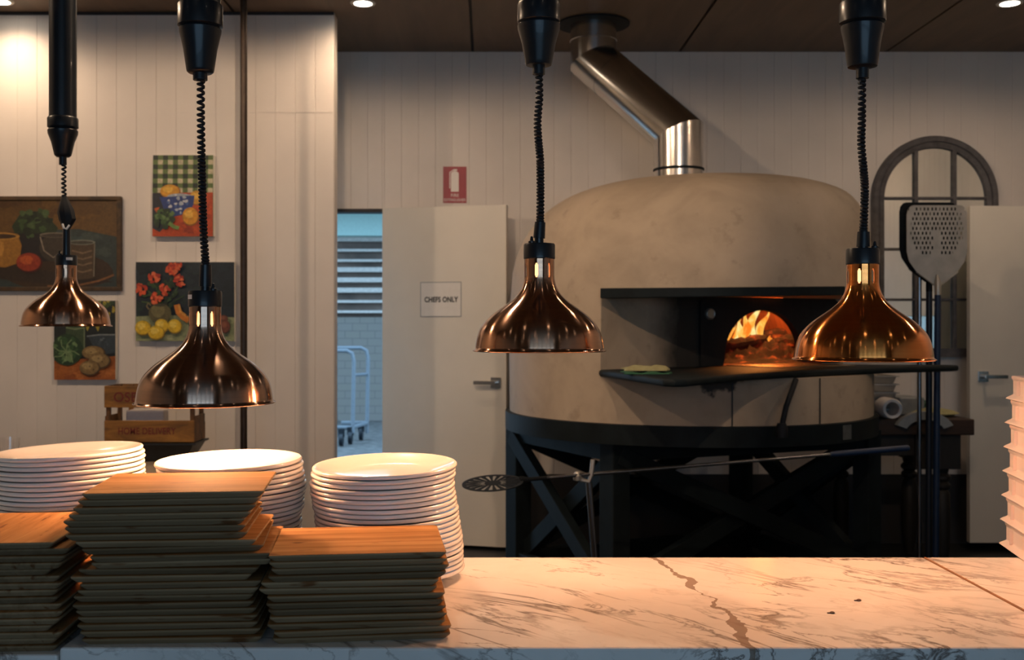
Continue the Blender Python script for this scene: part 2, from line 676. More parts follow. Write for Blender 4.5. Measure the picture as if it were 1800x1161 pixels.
b = MB().box(ROOM_X0, ROOM_X1, ROOM_Y0, WALL_D + 0.2, -0.1, 0.0)
struct(b.build('floor', M['floor']))
# ceiling: ply sheets with open dark joints between them
mb = MB()
joints = [-0.09 + 1.262 * k for k in range(-3, 5)]
xs = [ROOM_X0] + [j for j in joints if ROOM_X0 < j < ROOM_X1] + [ROOM_X1]
for i in range(len(xs) - 1):
    mb.box(xs[i] + (0.008 if i else 0), xs[i + 1] - (0.008 if i < len(xs) - 2 else 0), ROOM_Y0, WALL_D + 0.2, CEIL, CEIL + 0.02)
mb.mi = 1
mb.box(ROOM_X0, ROOM_X1, ROOM_Y0, WALL_D + 0.2, CEIL + 0.02, CEIL + 0.12)
struct(mb.build('ceiling', [M['ceiling'], M['black_print']]))


def panelled(name, x0, x1, z0, z1, pitch, off, mats, hole=None, thick=0.1, gw=0.005, gd=0.003):
    """a wall of vertical boards in the local XZ plane, face at y=0, back at y=thick; hole=(hx0,hx1,hz)"""
    mb = MB()
    k0 = math.floor((x0 - off) / pitch)
    edges = [off + k * pitch for k in range(k0, k0 + int((x1 - x0) / pitch) + 3)]
    edges = [x0] + [e for e in edges if x0 + 0.01 < e < x1 - 0.01] + [x1]
    if hole:
        edges = sorted(set([e for e in edges if abs(e - hole[0]) > 0.012 and abs(e - hole[1]) > 0.012] + [hole[0], hole[1]]))
    def strip(a, b2, za, zb):
        mb.add([(a, 0, za), (b2, 0, za), (b2, 0, zb), (a, 0, zb)], [(0, 1, 2, 3)])
    for i in range(len(edges) - 1):
        a, b2 = edges[i], edges[i + 1]
        za = z0
        if hole and a >= hole[0] - 1e-6 and b2 <= hole[1] + 1e-6: za = hole[2]
        strip(a + gw / 2, b2 - gw / 2, za, z1)
    for i, e in enumerate(edges):
        za = z0
        if hole and hole[0] - 1e-6 <= e <= hole[1] + 1e-6: za = hole[2]
        l, r = (e - gw / 2, e + gw / 2)
        mb.add([(l, 0, za), (e, gd, za), (e, gd, z1), (l, 0, z1)], [(0, 1, 2, 3)])
        mb.add([(e, gd, za), (r, 0, za), (r, 0, z1), (e, gd, z1)], [(0, 1, 2, 3)])
    y0 = gd + 0.002
    if hole:
        mb.box(x0, hole[0], y0, thick, z0, z1)
        mb.box(hole[1], x1, y0, thick, z0, z1)
        mb.box(hole[0], hole[1], y0, thick, hole[2], z1)
    else:
        mb.box(x0, x1, y0, thick, z0, z1)
    return struct(mb.build(name, mats, fix=False))


HX0, HX1, HZ = -1.45, -0.643, 2.04
w = panelled('wall_back', ROOM_X0, ROOM_X1, 0, CEIL, 0.1035, -0.007, M['wall'], (HX0, HX1, HZ), 0.12)
w.location = (0, WALL_D, 0)
PART_X1 = -0.82
w = panelled('wall_partition', ROOM_X0, PART_X1, 0, CEIL, 0.106, -0.92, M['wall'], None, 0.13)
w.location = (0, PART_D, 0)
mb = MB().box(-1.78, PART_X1 - 0.01, PART_D - 0.0015, PART_D + 0.001, 2.466, 2.470)
struct(mb.build('trim_1', M['wall']))
mb = MB().box(ROOM_X0, PART_X1, PART_D - 0.012, PART_D + 0.001, CEIL - 0.014, CEIL - 0.0005)
struct(mb.build('trim_2', M['black_print']))
mb = MB().box(HX0 - 0.02, HX1 + 0.004, WALL_D - 0.012, WALL_D + 0.1, HZ - 0.02, HZ)
struct(mb.build('trim_3', M['black_print']))
mb = MB().box(0.2, ROOM_X1, WALL_D - 0.015, WALL_D - 0.001, 0, 0.42)
struct(mb.build('baseboard_back', M['black_print']))
w = panelled('wall_right', ROOM_Y0, WALL_D, 0, CEIL, 0.1035, 0.0, M['wall'])
w.rotation_euler = (0, 0, -PI / 2)
w.matrix_basis = Matrix(((0, 1, 0, ROOM_X1), (1, 0, 0, 0), (0, 0, 1, 0), (0, 0, 0, 1)))
struct(MB().box(ROOM_X0 - 0.1, ROOM_X0, ROOM_Y0, WALL_D, 0, CEIL).build('wall_left', M['plain_wall']))
# wall behind the viewer with a long divided window
mb = MB()
WX0, WX1, WZ0, WZ1 = -1.9, 2.5, 0.9, 2.3
mb.box(ROOM_X0, WX0, ROOM_Y0 - 0.1, ROOM_Y0, 0, CEIL)
mb.box(WX1, ROOM_X1, ROOM_Y0 - 0.1, ROOM_Y0, 0, CEIL)
mb.box(WX0, WX1, ROOM_Y0 - 0.1, ROOM_Y0, 0, WZ0)
mb.box(WX0, WX1, ROOM_Y0 - 0.1, ROOM_Y0, WZ1, CEIL)
struct(mb.build('wall_front', M['front_wall']))
mb = MB()
for k in range(7):
    x = WX0 + (WX1 - WX0) * k / 6
    mb.box(x - 0.045, x + 0.045, ROOM_Y0 - 0.07, ROOM_Y0 - 0.01, WZ0, WZ1)
for z in (WZ0 + 0.03, 1.6, WZ1 - 0.03):
    mb.box(WX0, WX1, ROOM_Y0 - 0.07, ROOM_Y0 - 0.01, z - 0.03, z + 0.03)
struct(mb.build('window_1', M['black_print']))


# doors
def lever_handle(parent, x, z, sgn, y=-0.001):
    mb = MB().box(x - 0.031, x + 0.031, y - 0.01, y, z - 0.031, z + 0.031)
    h = mb.build('handle_plate', M['steel'], parent, bevel=0.002)
    mb = MB()
    mb.tube([(x, y - 0.008, z), (x, y - 0.05, z)], 0.009, 12)
    mb.box(min(x, x + sgn * 0.115) - 0.008, max(x, x + sgn * 0.115) + 0.008, y - 0.058, y - 0.046, z - 0.011, z + 0.011)
    mb.build('lever', M['steel'], parent, bevel=0.0015)


hinge = Vector((HX1 + 0.004, WALL_D - 0.035))
free = Vector((0.110, 6.36))
dv = free - hinge
DW = dv.length
DANG = math.atan2(dv.y, dv.x)
d1 = MB().box(0, DW, 0, 0.04, 0.02, 2.04).build('door_1', M['door'], bevel=0.002)
d1.location = (hinge.x, hinge.y, 0)
d1.rotation_euler = (0, 0, DANG)
struct(d1)
lever_handle(d1, DW - 0.062, pt(870, 673, 6.37).z, -1)
d2 = MB().box(0, 0.76, 0, 0.045, 0.05, pt(0, 362, 6.35).z).build('door_2', M['door'], bevel=0.002)
d2.location = (pt(1705, 0, 6.35).x, 6.35, 0)
struct(d2)
lever_handle(d2, 0.075, pt(1727, 662, 6.35).z, 1)

# ---------------------------------------------------------------- outdoors through the doorway
OY = 15.0
struct(MB().box(-9, 5, WALL_D + 0.2, 24, -0.08, -0.005).build('ground_outside', M['ground']))
mb = MB().box(-6, 3, OY, OY + 0.2, 0, 1.44)
struct(mb.build('wall_outside', M['blocks']))
mb = MB()
mb.box(-6, 3, OY + 0.10, OY + 0.2, 1.44, 2.55)
mb.mi = 1
z = 1.50
while z < 2.5:
    mb.box(-6, 3, OY - 0.02 + random.uniform(-0.01, 0.01), OY + 0.1, z, z + random.choice((0.035, 0.05, 0.065)))
    z += 0.142
o = mb.build('slatted_screen', [M['slat_dark'], M['slat_light']])
tag(o, 'brown screen with pale horizontal slats above the block wall outside', 'screen')
mb = MB().box(-6, 3, OY - 0.3, OY + 0.2, 2.55, 2.86)
struct(mb.build('fascia_outside', M['blue_soffit']))
mb = MB().box(-6, 3, OY - 1.2, OY + 0.2, 2.86, 3.1)
struct(mb.build('roof_outside', M['slat_light']))
# trolley
tr = thing('hand_trolley', 'grey tube trolley standing in the yard through the doorway', 'trolley', (0, 0, 0))
td = 12.1
mb = MB()
for (pxa, pxb, dd) in ((594, 622, td), (600, 647, td + 0.5)):
    A, B2 = pt(pxa, 770, dd), pt(pxb, 752, dd)
    top = 617 if dd == td else 612
    p = [pt(pxa - 20, top, dd), pt(pxb - 12, top, dd), pt(pxb - 3, top + 5, dd), pt(pxb, top + 18, dd), pt(pxb - 2, 762, dd)]
    mb.tube(p, 0.022, 10)
mb.build('handle_frame', M['trolley'], tr, smooth=True)
mb = MB()
mb.tube([pt(621, 660, td), pt(645, 658, td + 0.5)], 0.018, 8)
mb.build('cross_tube', M['trolley'], tr, smooth=True)
mb = MB().tube([pt(580, 752, td), pt(620, 752, td), pt(645, 744, td + 0.5), pt(600, 744, td + 0.5)], 0.024, 8)
mb.build('deck_rail', M['trolley'], tr, smooth=True)
for (cx_, cy_, dd) in ((616, 767, td), (635, 764, td + 0.4), (600, 774, td - 0.2)):
    c = pt(cx_, 0, dd)
    mb = MB().tube([(c.x - 0.022, dd, 0.072), (c.x + 0.022, dd, 0.072)], 0.072, 20)
    mb.box(c.x - 0.035, c.x + 0.035, dd - 0.02, dd + 0.02, 0.10, 0.19)
    mb.build('caster', M['black_plastic'], tr)

# ---------------------------------------------------------------- downlights
def downlight(x, y, label, power, grp=None, size=110, blend=0.7, aim=None):
    t = thing('ceiling_downlight', label, 'downlight', (x, y, CEIL), group=grp)
    MB().lathe([(0.047, -0.004), (0.062, -0.005), (0.066, 0.0)], 32).build('trim_ring', M['trim_white'], t, smooth=True)
    MB().lathe([(0, -0.0035), (0.048, -0.0035)], 32).build('lens', M['lens'] if y > 3 else M['lens_dim'], t)
    if not power: return
    l = bpy.data.lights.new('downlight_beam', 'SPOT')
    l.energy = power * 4
    l.color = C_DOWN
    l.spot_size = math.radians(size)
    l.spot_blend = blend
    l.shadow_soft_size = 0.045
    lo = bpy.data.objects.new('downlight_beam', l)
    lo.location = (0, 0, -0.012)
    if aim: lo.rotation_euler = (Vector(aim) - Vector((x, y, CEIL))).to_track_quat('-Z', 'Y').to_euler()
    COL.objects.link(lo)
    lo.parent = t


G = 'round recessed downlights in the plywood ceiling'
downlight(-2.51, 5.57, 'round recessed downlight lighting the top left of the panelled partition', P_DOWN_BACK * 0.85, G, 150, 1.0)
downlight(pt(638, 4, 5.6).x, 5.6, 'glowing recessed downlight in the ceiling above the open doorway', P_DOWN_BACK * 0.8, G, 168, 1.0)
downlight(pt(1775, 5, 5.6).x, 5.6, 'glowing recessed downlight in the ceiling above the right-hand door', P_DOWN_BACK * 0.8, G, 168, 1.0)
for xx, nx, share in ((-2.5, 'far left', 1.0), (-0.64, 'left of centre', 1.0), (1.2, 'right of centre', 0.06), (2.8, 'far right', 0.22)):
    downlight(xx, 3.4, 'recessed ceiling downlight between oven and counter, %s of its row' % nx, P_DOWN_MID * share, G, 178, 0.12)
for yy, nm in ((1.1, 'just behind the heat lamps'), (-0.6, 'overhead'), (-2.2, 'by the front window')):
    for xx, nx in ((-3.2, 'outermost left'), (-1.9, 'second from left'), (-0.7, 'third from left'), (0.5, 'fourth from left'), (1.7, 'fifth from left'), (2.9, 'outermost right')):
        downlight(xx + (0.3 if yy < 0 else 0), yy, 'small recessed ceiling downlight %s, %s of its row' % (nm, nx), P_OVEN_SPOT if (yy > 1 and xx == 0.5) else 0, G, 44, 0.9, (0.95, 4.9, 1.35))

# ---------------------------------------------------------------- counter
mb = MB().box(-0.606, 0.858, 1.529, 2.128, COUNTER_Z - 0.04, COUNTER_Z)
tag(mb.build('marble_countertop', M['marble'], bevel=0.004), 'long veined marble counter slab with a broad brown vein', 'countertop')
mb = MB().box(0.8605, 1.9, 1.529, 2.128, COUNTER_Z - 0.04, COUNTER_Z)
rs_ = tag(mb.build('marble_countertop', M['marble'], bevel=0.004), 'right-hand marble counter slab under the plastic trays', 'countertop')
MB().box(0.8582, 0.8625, 1.531, 2.126, COUNTER_Z - 0.03, COUNTER_Z + 0.0002).build('joint_sealant', M['sealant'], rs_)
for cpx, cpy, nm in ((1510, 1057, 'farther'), (1463, 1079, 'nearer')):
    cd_ = 0.457 * F / (cpy - CY)
    cp_ = pt(cpx, cpy, cd_)
    mb = MB().lathe([(0, 0), (0.0035, 0.0006), (0.0042, 0.0018), (0.002, 0.003), (0, 0.0032)], 9, c=(cp_.x, cp_.y, COUNTER_Z))
    mb.box(cp_.x - 0.008, cp_.x - 0.002, cp_.y - 0.001, cp_.y + 0.001, COUNTER_Z, COUNTER_Z + 0.0015)
    tag(mb.build('crumb', M['crumb'], smooth=True), '%s of the two dark crumbs on the bare marble' % nm, 'crumb', 'crumbs on the marble')
mb = MB().box(-2.4, -0.6085, 1.529, 2.128, COUNTER_Z - 0.052, COUNTER_Z - 0.010)
tag(mb.build('marble_countertop', M['marble'], bevel=0.004), 'lower marble slab at the left under the shadowed board stack', 'countertop')
mb = MB().box(-2.4, 1.9, 1.60, 2.08, 0.0, COUNTER_Z - 0.0525)
mb.box(-0.60, 1.9, 1.60, 2.08, COUNTER_Z - 0.0525, COUNTER_Z - 0.0405)
tag(mb.build('counter_base', M['steel_black']), 'dark base cabinet carrying the marble slabs', 'counter')


# ---------------------------------------------------------------- chopping boards
BW, BL, BT = 0.255, 0.212, 0.0098


def board_mesh():
    r = 0.006
    def ring(inset, z):
        w, l, pts = BW / 2 - inset, BL / 2 - inset, []
        for (sx, sy, a0) in ((1, 1, 0), (-1, 1, 90), (-1, -1, 180), (1, -1, 270)):
            for k in range(4):
                a = math.radians(a0 + 30 * k)
                pts.append((sx * (w - r) + r * math.cos(a), sy * (l - r) + r * math.sin(a), z))
        return pts
    rings = [ring(0.008, 0.0003), ring(0.0065, 0.0), ring(0.001, 0.0055), ring(0, 0.007), ring(0, BT - 0.0015), ring(0.0012, BT - 0.0004)]
    mb = MB()
    v, f = [], []
    for rg in rings: v += rg
    n = 16
    for i in range(len(rings) - 1):
        for k in range(n):
            k2 = (k + 1) % n
            f.append((i * n + k, i * n + k2, (i + 1) * n + k2, (i + 1) * n + k))
    f.append(tuple(range(n - 1, -1, -1)))
    mb.mi = 1
    mb.add(v, f)
    mb.mi = 0
    mb.add(rings[-1], [tuple(range(n))])
    return mb


board0 = board_mesh().build('chopping_board', [M['bamboo'], M['bamboo_edge']], smooth=True, angle=25)
first_board = [True]


def place_board(x, y, z, rz, label, grp):
    o = board0 if first_board[0] else board0.copy()
    if not first_board[0]: COL.objects.link(o)
    first_board[0] = False
    o.location = (x, y, z)
    o.rotation_euler = (0, 0, rz)
    tag(o, label, 'chopping board', grp)


PITCH = BT + 0.0001
# middle stack: front-left corner columns (px) from the top board down
left2 = [141, 135, 128.5, 121, 112, 114, 116, 129, 131, 156, 160, 135, 123.5, 138, 133, 127, 126.5, 131, 135, 135, 139, 144]
right2 = [459, 450, 442, 432, 420, 422, 425, 444, 469, 473, 474, 447, 432, 453, 448, 437, 438, 444, 444, 444, 450, 450]
rot2 = [6, 6.5, 7, 6, 5, 5, 5.5, 4, 7, 6, 7, 3, 4, 5, 4, 3, 5, 4, 3, 4, 4, 3]
n2 = len(left2)
H2 = n2 * PITCH
for i in range(n2):
    rz = math.radians(rot2[i])
    cxp = (left2[i] + right2[i]) / 2
    df = 1.535 + random.uniform(-0.002, 0.006)
    fx, fy = (cxp - CX) * df / F, df
    x, y = fx - math.sin(rz) * BL / 2, fy + math.cos(rz) * BL / 2 + 0.012
    lab = ('orange-lit top bamboo board of the tallest middle board stack' if i == 0 else
           'bottom bamboo board of the tallest middle board stack' if i == n2 - 1 else
           '%s bamboo board from the top of the tallest middle board stack' % ORD[i + 1])
    place_board(x, y, COUNTER_Z + (n2 - 1 - i) * PITCH, rz, lab, 'bamboo boards in the middle stack')
# right stack
left3 = [474, 474, 479, 484, 462, 451, 471, 470, 474, 475, 471, 478, 488]
right3 = [785, 788, 790.5, 775, 770, 773, 783, 781, 784, 787, 784, 801, 786]
rot3 = [6.5, 6.5, 7, 7.5, 5, 4, 6, 6, 6, 6, 6, 8.5, 7]
n3 = len(left3)
for i in range(n3):
    rz = math.radians(rot3[i])
    cxp = (left3[i] + right3[i]) / 2
    df = 1.556 + random.uniform(-0.003, 0.003)
    fx, fy = (cxp - CX) * df / F, df
    x, y = fx - math.sin(rz) * BL / 2, fy + math.cos(rz) * BL / 2
    lab = ('orange-lit top bamboo board of the low stack before the right-hand plates' if i == 0 else
           'bottom bamboo board of the low right-hand board stack' if i == n3 - 1 else
           '%s bamboo board from the top of the low right-hand board stack' % ORD[i + 1])
    place_board(x, y, COUNTER_Z + (n3 - 1 - i) * PITCH, rz, lab, 'bamboo boards in the right-hand stack')
# left stack, turned a quarter so the grain runs away from the viewer
n1 = 16
for i in range(n1):
    rz = math.radians(4.5 + random.uniform(-1.5, 1.5)) if i else math.radians(4.5)
    frx = -0.618 if i == 0 else (-0.598 if i == 1 else -0.612 + random.uniform(-0.014, 0.010))
    fry = 1.525 if i == 0 else 1.53 + random.uniform(-0.004, 0.004)
    # front right corner -> centre, board length along depth
    cx_ = frx - math.cos(rz) * BL / 2 - math.sin(rz) * BW / 2
    cy_ = fry - math.sin(rz) * BL / 2 + math.cos(rz) * BW / 2 + 0.012
    lab = ('top bamboo board of the shadowed left stack, grain running away' if i == 0 else
           'bottom bamboo board of the shadowed left board stack' if i == n1 - 1 else
           '%s bamboo board from the top of the shadowed left board stack' % ORD[i + 1])
    place_board(cx_, cy_, COUNTER_Z - 0.010 + (n1 - 1 - i) * PITCH, rz + PI / 2, lab, 'bamboo boards in the left stack')

# ---------------------------------------------------------------- plates
PR, PP = 0.131, 0.0086
prof = [(0, 0.0022), (0.066, 0.0022), (0.069, 0.0), (0.073, 0.0), (0.0765, 0.003), (0.09, 0.0062), (0.11, 0.0112), (0.124, 0.0148),
        (0.1285, 0.0162), (0.1306, 0.0178), (0.1312, 0.0198), (0.1306, 0.0220), (0.1288, 0.0233), (0.1262, 0.0230), (0.121, 0.0208), (0.108, 0.0160),
        (0.092, 0.0112), (0.082, 0.0092), (0.074, 0.0086), (0.04, 0.0082), (0, 0.0080)]
plate0 = MB().lathe(prof, 96).build('dinner_plate', M['porcelain'], smooth=True, angle=60)
first_plate = [True]


def plate_stack(px, d, ztop, n, offs, tilt, where, grp, z0=COUNTER_Z):
    pitch = PP + 0.00005
    base = z0
    for i in range(n):                      # i from the top
        o = plate0 if first_plate[0] else plate0.copy()
        if not first_plate[0]: COL.objects.link(o)
        first_plate[0] = False
        off = 0
        for (a, va), (b2, vb) in zip(offs, offs[1:]):
            if a <= i <= b2: off = va + (vb - va) * (i - a) / (b2 - a)
        if i > offs[-1][0]: off = offs[-1][1]
        k = (n - 1 - i) / (n - 1)
        o.location = ((px + off - CX) * d / F + random.uniform(-0.0012, 0.0012), d + random.uniform(-0.003, 0.003), base + (n - 1 - i) * pitch)
        o.rotation_euler = (math.radians(tilt[0]) * k, math.radians(tilt[1]) * k, random.uniform(0, 6))
        o.rotation_mode = 'XYZ'
        # spin first, then tilt
        o.rotation_euler = (Matrix.Rotation(math.radians(tilt[0]) * k, 3, 'X') @ Matrix.Rotation(math.radians(tilt[1]) * k, 3, 'Y')).to_euler()
        lab = ('top white plate of %s' % where if i == 0 else 'bottom white plate of %s' % where if i == n - 1 else
               '%s white plate from the top of %s' % (ORD[i + 1], where))
        tag(o, lab, 'plate', grp)


plate_stack(676, 1.965, 1.07, 22, [(0, 0), (3, -3), (6, -1), (8, 2), (12, 8), (15, 11), (21, 14)], (2.2, -1.2),
            'the right-hand plate stack beside bare marble', 'white plates in the right-hand stack')
plate_stack(404, 1.97, 1.073, 23, [(0, 0), (2, 2), (4, 6), (6, 7), (9, 3), (11, 0), (14, -2)], (1.2, -1.0),
            'the brightly lit middle plate stack', 'white plates in the middle stack')
plate_stack(123, 1.985, 1.105, 26, [(0, 0), (2, 2), (6, 4), (12, 2), (25, 0)], (0.3, -2.2),
            'the left plate stack at the picture edge', 'white plates in the left stack', COUNTER_Z - 0.010)

# ---------------------------------------------------------------- heat lamps
SHADE = [(0.125, 0.0), (0.1252, 0.0012), (0.1215, 0.0035), (0.1212, 0.007), (0.1197, 0.017), (0.1175, 0.028), (0.1138, 0.039), (0.1078, 0.0495),
         (0.0985, 0.060), (0.0865, 0.071), (0.071, 0.082), (0.056, 0.0926), (0.0440, 0.1034), (0.0362, 0.114), (0.0314, 0.125),
         (0.0291, 0.1345), (0.0286, 0.1385), (0.0286, 0.140), (0.0285, 0.1415), (0.0285, 0.152), (0.0285, 0.162), (0.0285, 0.1635), (0.0284, 0.165), (0.0284, 0.176)]


def dense(prof, it=1):
    # Catmull-Rom refine of the flowing part of the profile
    out = []
    for i in range(len(prof) - 1):
        p0, p1, p2, p3 = prof[max(i - 1, 0)], prof[i], prof[i + 1], prof[min(i + 2, len(prof) - 1)]
        out.append(p1)
        if 3 <= i <= 14:
            for t in (0.33, 0.67):
                q = []
                for a in (0, 1):
                    q.append(0.5 * (2 * p1[a] + (p2[a] - p0[a]) * t + (2 * p0[a] - 5 * p1[a] + 4 * p2[a] - p3[a]) * t * t +
                                    (3 * p1[a] - p0[a] - 3 * p2[a] + p3[a]) * t ** 3))
                out.append(tuple(q))
    out.append(prof[-1])
    return out


SHADE_D = dense(SHADE)
NSEG = 140                                   # seven vents, twenty segments apart


def slot_skip(i, k):
    z = (SHADE_D[i][1] + SHADE_D[i + 1][1]) / 2
    if not (0.1385 < z < 0.165): return False
    kk = k % 20
    if 0.1415 < z < 0.162: return kk in (8, 9, 10, 11, 12)
    if 0.140 < z < 0.1635: return kk in (9, 10, 11)
    return kk in (9, 10, 11)


def coil(path, r, wire, pitches):
    """helix round a polyline; pitches = list of (fraction, pitch in m)"""
    pts = [Vector(p) for p in path]
    seg = [(pts[i + 1] - pts[i]).length for i in range(len(pts) - 1)]
    L = sum(seg)
    def at(s):
        for i, l in enumerate(seg):
            if s <= l or i == len(seg) - 1:
                t = s / l
                p0, p1, p2, p3 = pts[max(i - 1, 0)], pts[i], pts[i + 1], pts[min(i + 2, len(pts) - 1)]
                return 0.5 * (2 * p1 + (p2 - p0) * t + (2 * p0 - 5 * p1 + 4 * p2 - p3) * t * t + (3 * p1 - p0 - 3 * p2 + p3) * t ** 3)
            s -= l
    out, s, ang = [], 0.0, 0.0
    per = 10
    while s < L:
        c = at(s)
        out.append(c + Vector((math.cos(ang), math.sin(ang), 0)) * r)
        fr = s / L
        p = pitches[-1][1]
        for (a, pa), (b2, pb) in zip(pitches, pitches[1:]):
            if a <= fr <= b2: p = pa + (pb - pa) * (fr - a) / (b2 - a)
        ang += 2 * PI / per
        s += p / per
    return MB().tube(out, wire, 6)


def heat_lamp(px, rim_y, d, copper, label, cordpath, pitches, canopy, sleeve, lit=True, phase=0.0, power=1.0, sleeve_r=0.0108):
    c = pt(px, rim_y, d)
    t = thing('heat_lamp', label, 'heat lamp', c, group='copper heat lamps hanging on coiled cords')
    def rel(x, y, dd=d): return pt(x, y, dd) - c
    sh = MB().lathe(SHADE_D, NSEG, skip=slot_skip)
    inner = [(max(r - 0.0012, 0.001), z) for (r, z) in SHADE_D]
    sh.mi = 1
    sh.lathe(inner, NSEG, skip=slot_skip)
    o = sh.build('lamp_shade', [copper, M['shade_inner']], t, smooth=True, angle=60, fix=False)
    o.rotation_euler = (0, 0, phase)
    rb = MB()
    rb.tube([(0.1248 * math.cos(a * PI / 48), 0.1248 * math.sin(a * PI / 48), 0.0) for a in range(97)], 0.0014, 8, caps=False)
    rb.build('rim_bead', copper, o, smooth=True)
    cp = MB().lathe([(0, 0.1735), (0.0288, 0.1735), (0.0298, 0.175), (0.0298, 0.200), (0.0285, 0.2028), (0, 0.203)], 48)
    col = cp.build('collar', M['black_plastic'], t, smooth=True, angle=30)
    sw = MB()
    sw.lathe([(0.0065, 0.2025), (0.0065, 0.2065), (0.0035, 0.208), (0.0022, 0.2155), (0, 0.2165)], 12, c=(0.018 if canopy['sw'] > 0 else -0.015, -0.012, 0))
    sw.build('toggle_switch', M['black_plastic'], col, smooth=True)
    if canopy.get('sticker'):
        s0, s1 = canopy['sticker']
        st = MB()
        v, f = [], []
        for k in range(6):
            a = math.radians(s0 + (s1 - s0) * k / 5)
            for z in (0.1875, 0.1955): v.append((0.0301 * math.cos(a), 0.0301 * math.sin(a), z))
        for k in range(5): f.append((2 * k, 2 * k + 2, 2 * k + 3, 2 * k + 1))
        st.add(v, f).build('sticker', M['paper'], col)
    # bulb
    MB().lathe([(0, 0.046), (0.022, 0.050), (0.033, 0.060), (0.035, 0.072), (0.028, 0.092), (0.0165, 0.118), (0.0125, 0.168), (0, 0.17)], 28).build(
        'heat_bulb', M['bulb'] if lit else M['bulb_off'], t, smooth=True)
    # cord and its sleeve
    sl = MB()
    sl.tube([rel(*sleeve[0]), (rel(*sleeve[0]) + rel(*sleeve[1])) / 2, rel(*sleeve[1])], [sleeve_r * 0.94, sleeve_r, sleeve_r * 1.04], 18)
    sl.tube([rel(*sleeve[1]), Vector((rel(*sleeve[1]).x * 0.6, 0, 0.2025))], [sleeve_r * 0.8, sleeve_r * 0.8], 18)
    sl.build('strain_relief', M['black_plastic'], t, smooth=True)
    coil([rel(*p) for p in cordpath], 0.0052, 0.0029, pitches).build('coiled_cord', M['rubber'], t, smooth=True)
    # canopy: nozzle, tapered cup, collar ring and the tube up to the ceiling
    k = d / F
    cxr = rel(canopy['x'], 0).x
    mb = MB()
    prof = [(0, canopy['noz'][1])] + [(canopy['noz'][0] / 2, canopy['noz'][1]), (canopy['noz'][0] / 2, canopy['noz'][2])]
    pr = [(w2 * k, (CZ - (y2 - CY) * k) - c.z) for (w2, y2) in prof]
    mb.lathe(pr, 24, c=(cxr, 0, 0))
    mb.build('cord_nozzle', M['black_plastic'], t, smooth=True, angle=40)
    pr = [(w2 * k, (CZ - (y2 - CY) * k) - c.z) for (w2, y2) in canopy['cup']]
    mb = MB().lathe(pr, 40, c=(cxr, 0, 0))
    mb.build('tapered_cup', M['black_plastic'], t, smooth=True, angle=40)
    rr, ytop = canopy['tube']
    zt = (CZ - (ytop - CY) * k) - c.z
    mb = MB().lathe([(rr * k, zt), (rr * k, CEIL - c.z - 0.03)], 32, c=(cxr, 0, 0))
    mb.lathe([(rr * k, CEIL - c.z - 0.03), (rr * k + 0.02, CEIL - c.z - 0.028), (rr * k + 0.022, CEIL - c.z)], 32, c=(cxr, 0, 0))
    mb.build('drop_tube', M['black_plastic'], t, smooth=True, angle=40)
    if lit:
        l = bpy.data.lights.new('heat_lamp_glow', 'POINT')
        l.energy = P_HEAT * power
        l.color = C_HEAT
        l.shadow_soft_size = 0.028
        lo = bpy.data.objects.new('heat_lamp_glow', l)
        lo.location = (0, 0, 0.018)
        COL.objects.link(lo)
        lo.parent = t
    return t


def cup(w0, y0, w1, y1, w2, y2, w3, y3, round_=4):
    # from the nozzle end upward: small radius .. collar top, px
    return [(0, y0 + 2), (w0 - round_, y0 + 1.0), (w0 - 1, y0 - 1.5), (w0, y0 - 5), (w0 + (w1 - w0) * 0.45, y0 + (y1 - y0) * 0.55), (w1, y1 + 6), (w1 + 0.6, y1), (w1 - 2.5, y1 - 3.5),
            (w2, y1 - 6), (w2, y2), (w2 - 1.5, y2 - 2), (w3, y2 - 3), (w3, y3)]


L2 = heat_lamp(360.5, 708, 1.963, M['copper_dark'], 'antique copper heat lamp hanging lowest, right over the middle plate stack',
               [(353, 137), (353, 200), (354, 270), (355.5, 330), (357.5, 400), (361.5, 468)], [(0, 0.0105), (0.36, 0.0098), (0.42, 0.0068), (1, 0.0066)],
               {'x': 352, 'noz': (25, 141, 124), 'cup': cup(24, 128, 36, 52, 39, 10, 35, -40), 'tube': (35, -38), 'sw': 1, 'sticker': (195, 235)},
               [(361.5, 466), (361, 504)], True, math.radians(-11 - 90 - 27), 1.4)
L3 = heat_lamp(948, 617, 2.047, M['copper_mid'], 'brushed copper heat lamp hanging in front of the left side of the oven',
               [(947.5, 127), (948, 173), (945, 213), (946.5, 247), (949.5, 283), (950, 340), (949.5, 394)], [(0, 0.0090), (0.3, 0.0080), (0.5, 0.0060), (1, 0.0060)],
               {'x': 947, 'noz': (22, 131, 112), 'cup': cup(24, 114, 37, 45, 37.5, 8, 35, -40, 2), 'tube': (35, -38), 'sw': -1},
               [(949.5, 391), (947.5, 419)], True, math.radians(-13.6 - 90 - 27), 1.0)
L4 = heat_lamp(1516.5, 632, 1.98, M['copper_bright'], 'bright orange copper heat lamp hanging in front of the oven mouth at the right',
               [(1515, 137), (1515, 207), (1514, 253), (1518, 300), (1520, 338), (1517.5, 410)], [(0, 0.0092), (0.5, 0.0074), (0.62, 0.0058), (1, 0.0058)],
               {'x': 1516, 'noz': (22, 138, 118), 'cup': cup(26, 119, 36, 46, 39.5, 6, 35, -40, 10), 'tube': (35, -38), 'sw': 1},
               [(1518, 408), (1517.5, 434)], True, math.radians(20 - 90 - 27), 1.0, 0.0118)
